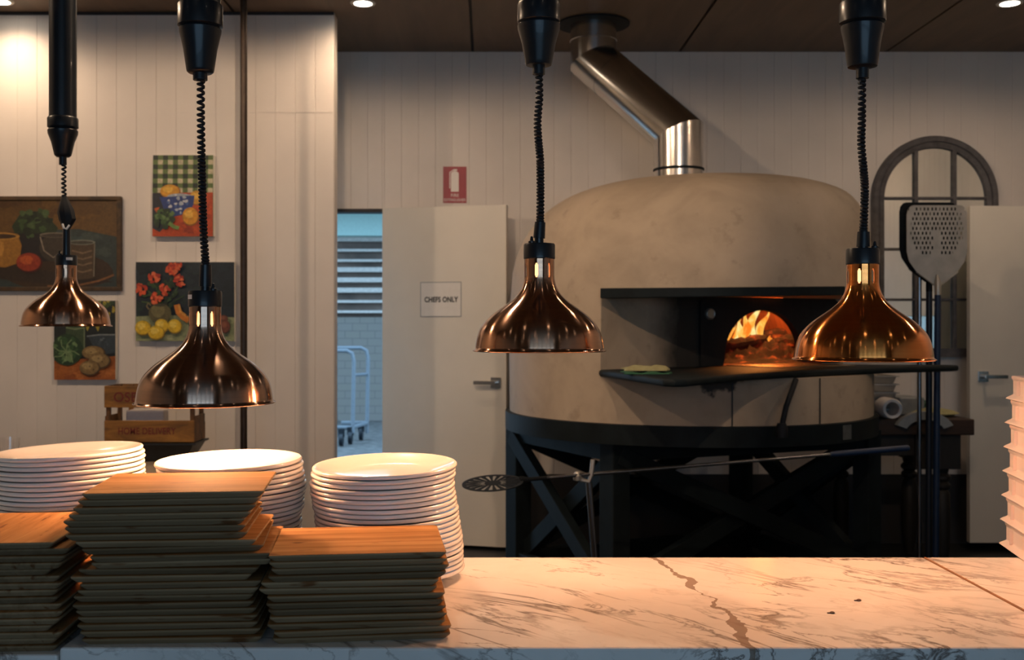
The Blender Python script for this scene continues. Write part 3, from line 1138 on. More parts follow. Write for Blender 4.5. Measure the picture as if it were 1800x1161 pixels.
L1 = heat_lamp(116.5, 573.5, 3.10, M['copper_mid'], 'small-looking unlit copper heat lamp hanging farther back at the left',
               [(112.5, 288), (112, 320), (113, 346), (116, 370), (117, 400), (117, 440)], [(0, 0.0125), (0.36, 0.012), (0.4, 0.008), (1, 0.0075)],
               {'x': 110.5, 'noz': (13, 290, 272), 'cup': cup(15, 275, 25, 230, 26, 209, 23, 100), 'tube': (23, 206), 'sw': -1, 'sticker': (290, 325)},
               [(117, 402), (117, 450)], False, math.radians(30 - 90), 1.0)
# bundled cord on the unlit lamp
c1 = Vector(L1.location)
mb = MB()
bp = [pt(113, 344, 3.1) - c1, pt(114, 356, 3.1) - c1, pt(116, 372, 3.1) - c1, pt(119, 386, 3.1) - c1, pt(117.5, 398, 3.1) - c1, pt(117, 405, 3.1) - c1]
mb.tube(bp, [0.006, 0.014, 0.024, 0.024, 0.014, 0.007], 9)
mb.build('tied_cord_bundle', M['rubber'], L1, smooth=True)
mb = MB()
mb.tube([pt(110, 394, 3.07) - c1, pt(112, 401, 3.065) - c1, pt(117, 403, 3.065) - c1, pt(122, 396, 3.07) - c1], 0.003, 6)
mb.build('white_cable_tie', M['paper'], L1, smooth=True)

# ---------------------------------------------------------------- pizza oven
OXC, OYC, OR = 1.03, 5.6, 0.92
oven = thing('pizza_oven', 'big domed wood-fired pizza oven on a dark steel stand', 'oven', (OXC, OYC, 0))
O0 = Vector((OXC, OYC, 0))
PL = [(0.888, .915), (1.2, .918), (1.45, .912), (1.60, .9), (1.72, .865), (1.82, .81), (1.9, .74), (1.96, .66), (2.0, .58), (2.035, .47), (2.055, .36), (2.07, .22), (2.075, 0.0)]
PRR = [(0.888, .915), (1.2, .918), (1.45, .916), (1.60, .912), (1.72, .905), (1.82, .89), (1.9, .865), (1.96, .825), (2.0, .77), (2.035, .67), (2.055, .55), (2.07, .35), (2.075, 0.0)]


def oven_r(k, th):
    f = (1 + math.cos(th)) / 2
    return PL[k][1] * (1 - f) + PRR[k][1] * f


NT_ = 72
v, f = [], []
rings = []
# refine rings by Catmull-Rom over k
def ring_at(s, th):
    i = min(int(s), len(PL) - 2)
    t = s - i
    def P(j):
        j = max(0, min(len(PL) - 1, j))
        return (PL[j][0], oven_r(j, th))
    p0, p1, p2, p3 = P(i - 1), P(i), P(i + 1), P(i + 2)
    return [0.5 * (2 * p1[a] + (p2[a] - p0[a]) * t + (2 * p0[a] - 5 * p1[a] + 4 * p2[a] - p3[a]) * t * t + (3 * p1[a] - p0[a] - 3 * p2[a] + p3[a]) * t ** 3) for a in (0, 1)]


S = [0, 1, 2, 3] + [3 + 0.5 * q for q in range(1, 18)]
S = [s for s in S if s < len(PL) - 1.01]
for s in S:
    for k in range(NT_):
        th = 2 * PI * k / NT_
        z, r = ring_at(s, th)
        v.append((OXC + r * math.cos(th), OYC + r * math.sin(th), z))
top_i = len(v)
v.append((OXC, OYC, 2.075))
for i in range(len(S) - 1):
    for k in range(NT_):
        k2 = (k + 1) % NT_
        f.append((i * NT_ + k, i * NT_ + k2, (i + 1) * NT_ + k2, (i + 1) * NT_ + k))
for k in range(NT_):
    f.append(((len(S) - 1) * NT_ + k, (len(S) - 1) * NT_ + (k + 1) % NT_, top_i))
f.append(tuple(range(NT_ - 1, -1, -1)))
dm = MB().add(v, f).build('dome', M['render'])

SHELF_Z = 1.13
WANG = math.radians(33)
wd = Vector((math.cos(WANG), math.sin(WANG)))      # along the oven's front plate
wn = Vector((math.sin(WANG), -math.cos(WANG)))     # out of the mouth
PB = Vector((1.025, 5.25))
PA = Vector((0.505, 4.845))
ch = (PA - PB).normalized()
Aout = PA + ch * 0.2
Fout = PB + wd * 1.35
alc = [tuple(Aout), tuple(PB), tuple(Fout), (2.6, 5.6), (2.6, 3.9), (0.3, 3.9)]
alc = alc[::-1]
cut1 = MB().prism(alc, SHELF_Z - 0.032, 1.47).build('cut1', M['render'])
AC = PB + wd * 0.442                                  # arch centre on the plate
CC = AC - wn * 0.36                                  # chamber centre
cut2 = MB().lathe([(0, SHELF_Z - 0.01), (0.52, SHELF_Z - 0.01), (0.52, SHELF_Z + 0.1), (0.47, SHELF_Z + 0.28), (0.32, SHELF_Z + 0.42), (0, SHELF_Z + 0.5)], 48,
                  c=(CC.x, CC.y, 0)).build('cut2', M['render'])
for cobj in (cut1, cut2):
    md = dm.modifiers.new('b', 'BOOLEAN')
    md.operation = 'DIFFERENCE'
    md.object = cobj
    md.solver = 'EXACT'
dg = bpy.context.evaluated_depsgraph_get()
dg.update()
new = bpy.data.meshes.new_from_object(dm.evaluated_get(dg))
dm.modifiers.clear()
dm.data = new
for p in new.polygons: p.use_smooth = True
try: new.set_sharp_from_angle(angle=math.radians(32))
except Exception: pass
for cobj in (cut1, cut2): bpy.data.objects.remove(cobj, do_unlink=True)


def adopt(o, parent):
    # geometry was made in world coordinates: keep it there under the parent
    o.parent = parent
    o.matrix_parent_inverse = Matrix.Translation(-Vector(parent.location))
    return o


adopt(dm, oven)
# front plate with the arched mouth
ah, aw = 0.276, 0.280
def wp(s, z, off=0.0):
    q = PB + wd * s + wn * off
    return (q.x, q.y, z)
outer = []
arch = []
NA = 24
for k in range(NA + 1):
    a = PI - PI * k / NA
    arch.append((0.442 + aw * math.cos(a), SHELF_Z + 0.03 + (ah - 0.03) * max(math.sin(a), 0) ** 0.9))
arch = [(0.442 - aw - 0.012, SHELF_Z)] + arch + [(0.442 + aw + 0.012, SHELF_Z)]
s0, s1, zt = 0.0, 1.02, 1.4695
# match outline points to the arch
out = []
n = len(arch)
for i, (s, z) in enumerate(arch):
    fr = i / (n - 1)
    if i == 0: out.append((s0, SHELF_Z))
    elif i == n - 1: out.append((s1, SHELF_Z))
    else:
        u = fr
        if u < 0.25: out.append((s0, SHELF_Z + (zt - SHELF_Z) * u / 0.25))
        elif u > 0.75: out.append((s1, SHELF_Z + (zt - SHELF_Z) * (1 - u) / 0.25))
        else: out.append((s0 + (s1 - s0) * (u - 0.25) / 0.5, zt))
mb = MB()
for off in (0.015, 0.002):
    vv = [wp(s, z, off) for s, z in out] + [wp(s, z, off) for s, z in arch]
    mb.add(vv, [(i, i + 1, n + i + 1, n + i) for i in range(n - 1)])
vv = [wp(s, z, 0.015) for s, z in arch] + [wp(s, z, -0.025) for s, z in arch]
mb.add(vv, [(i, i + 1, n + i + 1, n + i) for i in range(n - 1)])
fp = adopt(mb.build('front_plate', M['soot_plate']), oven)
# dial thermometer on the plate
tp = wp(0.055, pt(0, 552, 5.27).z, 0.016)
R_ = Matrix.Translation(tp) @ Matrix.Rotation(WANG, 4, 'Z') @ Matrix.Rotation(PI / 2, 4, 'X')
mb = MB().lathe([(0, 0.012), (0.021, 0.012), (0.025, 0.016), (0.028, 0.012), (0.028, 0.0), (0, 0.0)], 28).xf(R_)
th_ = mb.build('thermometer', M['steel_dull'], smooth=True)
adopt(th_, fp)
# lining of the chamber
mb = MB().lathe([(0, SHELF_Z - 0.004), (0.50, SHELF_Z - 0.004), (0.505, SHELF_Z + 0.1), (0.455, SHELF_Z + 0.27), (0.31, SHELF_Z + 0.40), (0, SHELF_Z + 0.48)], 60, c=(CC.x, CC.y, 0))
bmv, bmf = mb.v, mb.f
keep = []
for fc in bmf:
    if all((Vector(bmv[i][:2]) - AC).dot(wn) < -0.012 for i in fc): keep.append(fc)
mb.f = keep
mb.m = [0] * len(keep)
mb.col = [None] * len(keep)
adopt(mb.build('chamber_lining', M['firebrick'], fix=False), oven)
mb = MB().prism([tuple(AC + wd * -0.26 + wn * -0.02)[:2], tuple(AC + wd * -0.26 - wn * 0.3)[:2], tuple(AC + wd * 0.26 - wn * 0.3)[:2], tuple(AC + wd * 0.26 - wn * 0.02)[:2]], SHELF_Z - 0.006, SHELF_Z - 0.001)
adopt(mb.build('hearth_tiles', M['firebrick']), oven)


mb = MB().prism([tuple(AC + wd * -0.27 + wn * 0.36), tuple(AC + wd * 0.27 + wn * 0.36), tuple(AC + wd * 0.27 + wn * 0.016), tuple(AC + wd * -0.27 + wn * 0.016)], SHELF_Z, SHELF_Z + 0.004)
adopt(mb.build('threshold_plate', M['threshold']), oven)
# hood: curved steel bar hugging the dome above the alcove
def ang_px(px, r):
    # angle round the oven axis of the near surface point seen at column px
    s = (px - CX) / F
    # |(s d - OXC, d - OYC)| = r
    a_, b_, c_ = s * s + 1, -2 * (s * OXC + OYC), OXC ** 2 + OYC ** 2 - r * r
    disc = max(b_ * b_ - 4 * a_ * c_, 0)
    d = (-b_ - math.sqrt(disc)) / (2 * a_)
    return math.atan2(d - OYC, s * d - OXC), d


hv = []
rin, rout = 0.86, 0.975
samples = [1055 + (1486 - 1055) * k / 28 for k in range(29)]
mb = MB()
v, f = [], []
for px in samples:
    a, d = ang_px(px, rout) if px < 1484 else ang_px(px, rout)
    y_t = 507 + (503.5 - 507) * (px - 1055) / 432
    y_b = 524.5 + (519 - 524.5) * (px - 1055) / 432
    for r, yy in ((rin, y_b), (rout, y_b), (rout, y_t), (rin, y_t)):
        v.append((OXC + r * math.cos(a), OYC + r * math.sin(a), CZ - (yy - CY) * d / F))
for i in range(len(samples) - 1):
    for k in range(4):
        k2 = (k + 1) % 4
        f.append((i * 4 + k, i * 4 + k2, (i + 1) * 4 + k2, (i + 1) * 4 + k))
f += [(3, 2, 1, 0), tuple((len(samples) - 1) * 4 + k for k in range(4))]
adopt(mb.add(v, f).build('hood_bar', M['steel_black'], bevel=0.003), oven)

# shelf
poly = [(0.47, 4.98), (0.53, 4.72), (0.655, 4.04), (0.69, 4.0), (0.74, 4.02), (1.07, 4.46), (1.42, 4.80), (1.9, 5.14), (2.31, 5.36), (2.36, 5.41), (2.35, 5.46), (2.28, 5.49), (1.95, 5.49), (1.8, 5.62), (1.2, 5.30), (1.04, 5.22)]
adopt(MB().prism(poly, SHELF_Z - 0.03, SHELF_Z).build('landing_shelf', M['steel_black'], bevel=0.011, seg=3, smooth=True), oven)
# steel band round the base
mb = MB().lathe([(0.80, 0.80), (0.938, 0.80), (0.938, 0.889), (0.90, 0.892), (0.80, 0.892), (0.80, 0.80)], 72, c=(OXC, OYC, 0))
adopt(mb.build('steel_band', M['steel_black'], smooth=True, angle=30), oven)
# seams in the cladding below the shelf
for px in (1287, 1441):
    a, d = ang_px(px, 0.918)
    mb = MB()
    q = [(OXC + r * math.cos(a), OYC + r * math.sin(a)) for r in (0.915, 0.9195)]
    mb.bar((q[1][0], q[1][1], 0.892), (q[1][0], q[1][1], SHELF_Z - 0.035), 0.006, 0.003, up=(math.cos(a), math.sin(a), 0))
    adopt(mb.build('cladding_seam', M['black_print']), oven)
# stand
post = {'L': (0.165, 5.80), 'F': (0.58, 4.93), 'R': (1.93, 5.50), 'B': (1.50, 6.40)}
for k_, (x, y) in post.items():
    mb = MB().box(-0.05, 0.05, -0.05, 0.05, 0, 0.80)
    mb.xf(Matrix.Translation((x, y, 0)) @ Matrix.Rotation(WANG, 4, 'Z'))
    adopt(mb.build('post', M['steel_black'], bevel=0.004), oven)
for a_, b_ in (('L', 'F'), ('F', 'R'), ('R', 'B'), ('B', 'L')):
    A, B2 = Vector(post[a_]), Vector(post[b_])
    for (za, zb, o_) in ((0.10, 0.74, 0.03), (0.74, 0.10, -0.03)):
        sd = Vector((-(B2 - A).y, (B2 - A).x)).normalized() * o_
        mb = MB().bar((A.x + sd.x, A.y + sd.y, za), (B2.x + sd.x, B2.y + sd.y, zb), 0.05, 0.085)
        adopt(mb.build('brace', M['steel_black'], bevel=0.003), oven)
    mb = MB().bar((A.x, A.y, 0.755), (B2.x, B2.y, 0.755), 0.07, 0.09)
    adopt(mb.build('top_rail', M['steel_black'], bevel=0.003), oven)
    mb = MB().bar((A.x, A.y, 0.08), (B2.x, B2.y, 0.08), 0.06, 0.08)
    adopt(mb.build('bottom_rail', M['steel_black'], bevel=0.003), oven)
# hose under the shelf
mb = MB()
mb.tube([pt(1399, 668, 4.72), pt(1391, 690, 4.66), pt(1382, 715, 4.64), pt(1376, 742, 4.64), pt(1374, 757, 4.63)], 0.012, 12)
mb.lathe([(0.0, -0.03), (0.024, -0.03), (0.026, 0.01), (0.018, 0.03), (0, 0.03)], 16, c=pt(1374, 757, 4.63))
adopt(mb.build('hose', M['rubber'], smooth=True), oven)
# maker plate on the band at the right
a, d = ang_px(1489, 0.94)
mb = MB().bar((OXC + 0.941 * math.cos(a), OYC + 0.941 * math.sin(a), 0.815), (OXC + 0.941 * math.cos(a), OYC + 0.941 * math.sin(a), 0.88), 0.06, 0.004, up=(math.cos(a), math.sin(a), 0))
adopt(mb.build('blank_plate', M['plate_grey']), oven)

# flue
fl = thing('flue_pipe', 'shiny steel flue pipe cranked from the oven dome up to the ceiling', 'flue', (0.99, 5.6, 2.0))
FR = 0.126
pB, pT = Vector((0.99, 5.60, 0)), Vector((0.585, 5.98, 0))
zb_, zt_ = pt(0, 236, 5.6).z, pt(0, 100, 5.98).z
e1, e2 = Vector((pB.x, pB.y, zb_ - 0.0)), Vector((pT.x, pT.y, zt_ - 0.02))


def pipe(name, a, b2, na, nb, r, mat):
    # straight pipe a->b mitred with plane normals na, nb
    t_ = (b2 - a).normalized()
    u = Vector((1, 0, 0))
    u = (u - t_ * u.dot(t_)).normalized()
    w_ = t_.cross(u)
    v, f = [], []
    n = 56
    for (p, nn) in ((a, na), (b2, nb)):
        for k in range(n):
            an = 2 * PI * k / n
            q = p + (u * math.cos(an) + w_ * math.sin(an)) * r
            q = q + t_ * ((p - q).dot(nn) / t_.dot(nn))
            v.append(q)
    for k in range(n):
        k2 = (k + 1) % n
        f.append((k, k2, n + k2, n + k))
    o = MB().add(v, f).build(name, mat, smooth=True)
    return adopt(o, fl)


up = Vector((0, 0, 1))
dr = (e2 - e1).normalized()
mit1, mit2 = (up + dr).normalized(), (up + dr).normalized()
pipe('lower_section', Vector((pB.x, pB.y, 2.03)), e1, up, mit1, FR, M['steel'])
q1 = e1 + dr * 0.17
q2 = e2 - dr * 0.17
pipe('lower_elbow', e1, q1, mit1, dr, FR, M['steel'])
pipe('sloping_section', q1, q2, dr, dr, FR * 0.992, M['steel'])
pipe('upper_elbow', q2, e2, dr, mit2, FR, M['steel'])
pipe('upper_section', e2, Vector((pT.x, pT.y, CEIL)), mit2, up, FR, M['steel'])
mb = MB().lathe([(FR, CEIL - 0.012), (0.20, CEIL - 0.010), (0.20, CEIL - 0.001)], 48, c=(pT.x, pT.y, 0))
adopt(mb.build('ceiling_flange', M['steel_black'], smooth=True, angle=30), fl)
mb = MB().lathe([(FR + 0.001, 2.127), (FR + 0.005, 2.13), (FR + 0.005, 2.138), (FR + 0.001, 2.141)], 48, c=(pB.x, pB.y, 0))
adopt(mb.build('clamp_ring', M['steel_black'], smooth=True, angle=30), fl)
mb = MB().lathe([(FR + 0.0005, CEIL - 0.10), (FR + 0.004, CEIL - 0.098), (FR + 0.004, CEIL - 0.092), (FR + 0.0005, CEIL - 0.09)], 48, c=(pT.x, pT.y, 0))
adopt(mb.build('joint_ring', M['steel'], smooth=True, angle=30), fl)

# ---------------------------------------------------------------- fire in the oven
fire_dir = Vector((AC.x, AC.y)).normalized()
FC = AC + fire_dir * 0.42                          # middle of the fire, seen straight through the mouth
side = Vector((fire_dir.y, -fire_dir.x))
mb = MB()
NX, NY = 36, 20
v, f = [], []
for j in range(NY + 1):
    for i in range(NX + 1):
        sx = -0.30 + 0.60 * i / NX
        sy = -0.30 + 0.46 * j / NY
        q = FC + side * sx + fire_dir * sy
        prof_ = max(0.0, 1 - abs(sx) / 0.33) ** 0.5
        h = (0.035 * min(1, (sy + 0.30) / 0.2) + 0.085 * min(1, max(0, (sy + 0.12) / 0.1))) * prof_ + random.uniform(-0.02, 0.024) * (1 if sy > -0.14 else 0.15)
        v.append((q.x, q.y, SHELF_Z + max(h, -0.002)))
for j in range(NY):
    for i in range(NX):
        k = j * (NX + 1) + i
        f.append((k, k + 1, k + NX + 2, k + NX + 1))
eb = MB().add(v, f).build('ember_bed', M['ember'], smooth=True)
tag(eb, 'bed of dark coals and ash glowing red inside the oven mouth', 'embers', kind='stuff')
random.seed(3)
LOGS = [(-0.20, -0.02, 0.090, 0.20, 0.9, 'left end of the fire'), (-0.07, -0.04, 0.095, 0.20, 0.15, 'middle of the fire, in front'), (0.12, 0.0, 0.095, 0.22, -0.5, 'right of the fire, in front'),
        (0.02, 0.12, 0.14, 0.30, 0.1, 'back of the fire'), (0.22, 0.05, 0.090, 0.16, 1.2, 'right end of the fire')]
for (sx, sy, hz, ln, an, wh) in LOGS:
    q = FC + side * sx + fire_dir * sy
    dv_ = (side * math.cos(an) + fire_dir * math.sin(an)) * ln / 2
    p0, p1 = Vector((q.x - dv_.x, q.y - dv_.y, SHELF_Z + hz)), Vector((q.x + dv_.x, q.y + dv_.y, SHELF_Z + hz + random.uniform(-0.02, 0.04)))
    pts_ = [p0.lerp(p1, k / 7) + Vector((random.uniform(-.006, .006), random.uniform(-.006, .006), random.uniform(-.006, .006))) for k in range(8)]
    rr = [0.03 * random.uniform(0.75, 1.2) for _ in range(8)]
    mb = MB().tube(pts_, rr, 9)
    tag(mb.build('charred_log', M['ember'], smooth=True), 'charred glowing log at the %s' % wh, 'log', 'charred logs burning in the oven')
fire = thing('fire', 'yellow and orange flames burning over logs inside the oven', 'fire', (FC.x, FC.y, SHELF_Z + 0.06))
F0 = Vector((FC.x, FC.y, SHELF_Z + 0.06))
# side, depth, height, radius, lean, waviness
FL = [(-0.20, 0.05, 0.11, 0.020, 0.06, 0.012), (-0.165, 0.08, 0.16, 0.021, 0.05, 0.016), (-0.115, 0.05, 0.20, 0.022, 0.03, 0.020), (-0.055, 0.10, 0.24, 0.021, 0.05, 0.026),
      (-0.015, 0.06, 0.21, 0.019, 0.06, 0.022), (0.03, 0.02, 0.055, 0.020, 0.01, 0.004), (0.17, 0.05, 0.17, 0.016, -0.005, 0.018), (0.145, 0.03, 0.06, 0.014, 0.01, 0.006), (-0.14, 0.0, 0.06, 0.014, 0.01, 0.004)]
for (sx, sy, h, r, lean, wav) in FL:
    base = side * sx + fire_dir * sy
    N = 22
    pts_, rr = [], []
    ph = random.uniform(0, 6)
    for k in range(N + 1):
        t_ = k / N
        off = lean * t_ + wav * (math.sin(ph + t_ * 7.5) - math.sin(ph)) * t_ ** 0.7
        q = base + side * off
        pts_.append((q.x, q.y, h * t_ + 0.03))
        rr.append(max(r * (math.sin(PI * min(1, t_ * 0.72 + 0.28)) ** 1.2) * (1 + 0.22 * math.sin(ph * 2 + t_ * 9)), 0.001))
    mb = MB().tube(pts_, rr, 14)
    mb.build('flame', M['flame'], fire, smooth=True)
l = bpy.data.lights.new('firelight', 'POINT')
l.energy = P_FIRE
l.color = (1.0, 0.33, 0.07)
l.shadow_soft_size = 0.08
lo = bpy.data.objects.new('firelight', l)
lo.location = (-fire_dir.x * 0.1, -fire_dir.y * 0.1, 0.28)
COL.objects.link(lo)
lo.parent = fire

# cloth on the shelf
ct = thing('folded_cloth', 'folded cream and green cloth lying on the oven shelf', 'cloth', (0.0, 0, 0))
def cloth_layer(z, d0, d1, px0, px1, th, mat, name):
    v, f = [], []
    n, m_ = 14, 8
    for j in range(m_ + 1):
        for i in range(n + 1):
            d = d0 + (d1 - d0) * j / m_
            px = px0 + (px1 - px0) * i / n + 6 * math.sin(j * 0.7)
            zz = z + th * (0.65 + 0.35 * math.sin(i * 0.9 + j * 0.5)) * (0.35 if i in (0, n) or j in (0, m_) else 1)
            v.append(((px - CX) * d / F, d, zz))
    q = n + 1
    nb = len(v)
    v += [(x, y, z) for (x, y, zz) in v[:nb]]
    for j in range(m_):
        for i in range(n):
            k = j * q + i
            f.append((k, k + 1, k + q + 1, k + q))
            f.append((nb + k + q, nb + k + q + 1, nb + k + 1, nb + k))
    edge = [i for i in range(q)] + [j * q + n for j in range(1, m_ + 1)] + [m_ * q + i for i in range(n - 1, -1, -1)] + [j * q for j in range(m_ - 1, 0, -1)]
    for a, b2 in zip(edge, edge[1:] + edge[:1]): f.append((b2, a, nb + a, nb + b2))
    return MB().add(v, f).build(name, mat, ct, smooth=True, angle=60)
cloth_layer(SHELF_Z, 4.40, 4.68, 1096, 1176, 0.012, M['green_cloth'], 'lower_fold')
cloth_layer(SHELF_Z + 0.0125, 4.43, 4.70, 1097, 1172, 0.017, M['cream_cloth'], 'upper_fold')

# ---------------------------------------------------------------- turning peel and its stand
tp0, tp1 = pt(932, 843, 4.20), pt(1596, 788, 4.20 + 0.36)
peel = thing('turning_peel', 'long round-bladed turning peel with slotted blade lying across in front of the oven stand', 'pizza peel', tp0)
ax = (tp1 - tp0).normalized()
dc = pt(866, 849.5, 4.18)
xv = (tp0 - dc).normalized()
nv = Vector((0.0, -0.11, 1.0))
nv = (nv - xv * nv.dot(xv)).normalized()
yv = nv.cross(xv)
RM = Matrix((xv, yv, nv)).transposed()
v, f = [], []
NSL, PR_ = 20, 0.119
mb = MB()
th = 0.0016
def disc_pt(r, a, z): return dc - tp0 + RM @ Vector((r * math.cos(a), r * math.sin(a), z))
nst = NSL * 4
radii = [0.0, 0.032, 0.06, 0.064, 0.105, PR_]
for zz in (th, -th):
    base_i = len(v)
    for r in radii:
        for k in range(nst):
            v.append(disc_pt(r, 2 * PI * k / nst, zz))
    for i in range(len(radii) - 1):
        for k in range(nst):
            if (i in (1, 3) or (i == 2)) and k % 4 in (0, 1) and radii[i] >= 0.032 and radii[i + 1] <= 0.106: continue
            k2 = (k + 1) % nst
            q = (base_i + i * nst + k, base_i + i * nst + k2, base_i + (i + 1) * nst + k2, base_i + (i + 1) * nst + k)
            f.append(q if zz > 0 else q[::-1])
nb = len(radii) * nst
for k in range(nst):
    k2 = (k + 1) % nst
    a0 = (len(radii) - 1) * nst
    f.append((a0 + k, a0 + k2, nb + a0 + k2, nb + a0 + k))
mb.add(v, f).build('slotted_blade', M['dark_metal'], peel, fix=False)
mb = MB()
mb.tube([dc - tp0 + xv * (PR_ - 0.012), Vector((0, 0, 0)), (tp1 - tp0) * 0.05], [0.016, 0.008, 0.0075], 10)
mb.build('neck', M['dark_metal'], peel, smooth=True)
mb = MB().tube([(tp1 - tp0) * 0.04, (tp1 - tp0) * 0.80], 0.0075, 12)
mb.build('shaft', M['steel_dark'], peel, smooth=True)
mb = MB().tube([(tp1 - tp0) * 0.78, (tp1 - tp0) * 0.80, tp1 - tp0, (tp1 - tp0) * 1.003], [0.010, 0.0125, 0.0125, 0.008], 14)
mb.build('blue_grip', M['blue_handle'], peel, smooth=True)
# stand with a forked rest
sd_ = 4.23
sb = pt(1044, 900, sd_)
std = thing('peel_stand', 'thin steel post with a forked rest holding up the turning peel', 'stand', (sb.x, sb.y, 0))
S0 = Vector((sb.x, sb.y, 0))
pk = tp0 + (tp1 - tp0) * ((pt(1036, 0, sd_).x - tp0.x) / (tp1.x - tp0.x))
hp = Vector((pk.x, pk.y, pk.z - 0.012)) - S0
MB().tube([Vector((0.035, 0, 0.012)), hp + Vector((0, 0, -0.02))], 0.013, 12).build('post', M['steel_dark'], std, smooth=True)
mb = MB().lathe([(0, 0), (0.14, 0), (0.14, 0.008), (0.02, 0.014), (0, 0.014)], 32, c=(0.035, 0, 0))
mb.build('foot_plate', M['steel_black'], std, smooth=True, angle=30)
mb = MB()
mb.tube([hp + Vector((-0.045, 0, 0.012)), hp + Vector((-0.028, 0, -0.010)), hp + Vector((0, 0, -0.016)), hp + Vector((0.010, 0, 0.01)), hp + Vector((0.016, 0, 0.07))], 0.009, 10)
mb.build('fork', M['steel_dull'], std, smooth=True)
mb = MB().lathe([(0, -0.02), (0.016, -0.014), (0.018, 0.004), (0.010, 0.018), (0, 0.02)], 16, c=hp + Vector((-0.045, -0.002, 0.004)))
mb.build('clamp_knob', M['steel_dull'], std, smooth=True)

# ---------------------------------------------------------------- upright peels at the right
def blade_outline(w, h, neck, tip=0.0):
    # local: x across, z up from the neck (0) to the top (h)
    p = [(-neck, 0.0), (-w * 0.34, h * 0.17), (-w * 0.46, h * 0.30), (-w * 0.5, h * 0.42), (-w * 0.5, h * 0.88), (-w * 0.48, h * 0.95), (-w * 0.43, h * 0.99), (-w * 0.38, h)]
    return p + [(-x, z) for x, z in p[::-1]]


PD = 5.62
def upright_peel(name, label, px, py_neck, py_top, wpx, d, mat, handle_mat, perf, px_foot, hr, neckmat):
    k = d / F
    base = pt(px_foot, 0, d)
    t = thing(name, label, 'pizza peel', (base.x, d, 0))
    B0 = Vector((base.x, d, 0))
    nk = pt(px, py_neck, d) - B0
    h = (py_neck - py_top) * k
    w = wpx * k
    ol = blade_outline(w, h, 0.016)
    mb = MB()
    zc = nk
    if not perf:
        n = len(ol)
        v = [zc + Vector((x, 0.0, z)) for x, z in ol] + [zc + Vector((x, 0.004, z)) for x, z in ol]
        f = [tuple(range(n)), tuple(range(2 * n - 1, n - 1, -1))] + [(i, n + i, n + (i + 1) % n, (i + 1) % n) for i in range(n)]
        mb.add(v, f)
    else:
        # a fine grid over the outline with the slots left out
        def half(z):
            pts_ = [(-x, zz) for x, zz in ol[:8]]
            for (x0, z0), (x1, z1) in zip(pts_, pts_[1:]):
                if z0 <= z <= z1: return x0 + (x1 - x0) * (z - z0) / max(z1 - z0, 1e-9)
            return pts_[-1][0]
        step = w / 100.0
        rowh = h * 0.0605
        z_first = h * 0.39
        zs = sorted(set([round(q, 5) for q in [0, h * 0.05, h * 0.10, h * 0.17, h * 0.24, h * 0.30, h * 0.35, h * 0.97, h * 0.99, h] +
                         [z_first + r * rowh + o_ for r in range(10) for o_ in (0, rowh * 0.62)]]))
        for yy in (0.0, 0.004):
            for za, zb in zip(zs, zs[1:]):
                zm = (za + zb) / 2
                r = int((zm - z_first) // rowh) if zm > z_first else -1
                in_row = 0 <= r <= 9 and ((zm - z_first) % rowh) < rowh * 0.62
                cols = []
                if in_row:
                    off = 0 if r % 2 == 0 else 3.2
                    x = -w / 2
                    lim = (27, 35, 39, 43, 44, 44, 43, 42, 41, 37)[r]
                    c_ = -50
                    while c_ < 50:
                        is_slot = ((c_ - off) % 6.4) < 2.8 and abs(c_ + 0.5) < lim and not (r < 5 and abs(c_ + 0.5) < 6.5)
                        if not is_slot: cols.append((c_ * step, (c_ + 1) * step))
                        c_ += 1
                else:
                    cols.append(None)
                for cc in cols:
                    if cc is None:
                        xa0, xa1, xb0, xb1 = -half(za), half(za), -half(zb), half(zb)
                    else:
                        xa0, xa1 = max(cc[0], -half(za)), min(cc[1], half(za))
                        xb0, xb1 = max(cc[0], -half(zb)), min(cc[1], half(zb))
                        if xa1 <= xa0 or xb1 <= xb0: continue
                    mb.add([zc + Vector((xa0, yy, za)), zc + Vector((xa1, yy, za)), zc + Vector((xb1, yy, zb)), zc + Vector((xb0, yy, zb))], [(0, 1, 2, 3) if yy == 0 else (3, 2, 1, 0)])
        n = len(ol)
        v = [zc + Vector((x, 0.0, z)) for x, z in ol] + [zc + Vector((x, 0.004, z)) for x, z in ol]
        mb.add(v, [(i, n + i, n + (i + 1) % n, (i + 1) % n) for i in range(n)])
    mb.build('blade', mat, t, fix=not perf)
    # folded shoulders and socket
    mb = MB()
    mb.tube([zc + Vector((0, -0.010, -0.05)), zc + Vector((0, -0.010, 0.01)), zc + Vector((0, -0.004, 0.055))], [0.017, 0.017, 0.006], 12)
    mb.bar(zc + Vector((-0.018, -0.003, 0.004)), zc + Vector((-w * 0.34, -0.003, h * 0.165)), 0.004, 0.016, up=(0, 1, 0))
    mb.bar(zc + Vector((0.018, -0.003, 0.004)), zc + Vector((w * 0.34, -0.003, h * 0.165)), 0.004, 0.016, up=(0, 1, 0))
    mb.build('socket', neckmat, t, smooth=True, angle=40)
    MB().tube([zc + Vector((0, -0.010, -0.03)), Vector((0, -0.010, 0.0))], hr, 14).build('handle', handle_mat, t, smooth=True)
    return t


upright_peel('pizza_peel', 'perforated aluminium pizza peel with bright blue handle standing at the right', 1647, 502, 361, 106, 5.60, M['steel_dull'], M['blue_handle'], True, 1643, 0.0165, M['steel_dull'])
upright_peel('pizza_peel', 'dark solid pizza peel standing behind the perforated one', 1632, 496, 356, 102, 5.65, M['dark_metal'], M['navy_handle'], False, 1631, 0.0165, M['dark_metal'])
bp_ = pt(1616, 0, 5.66)
o = MB().tube([(bp_.x, 5.66, 0), (bp_.x, 5.66, pt(0, 480, 5.66).z)], 0.0115, 14).build('steel_rod', M['steel_dark'], smooth=True)
tag(o, 'plain grey steel rod standing left of the two peel handles', 'rod')

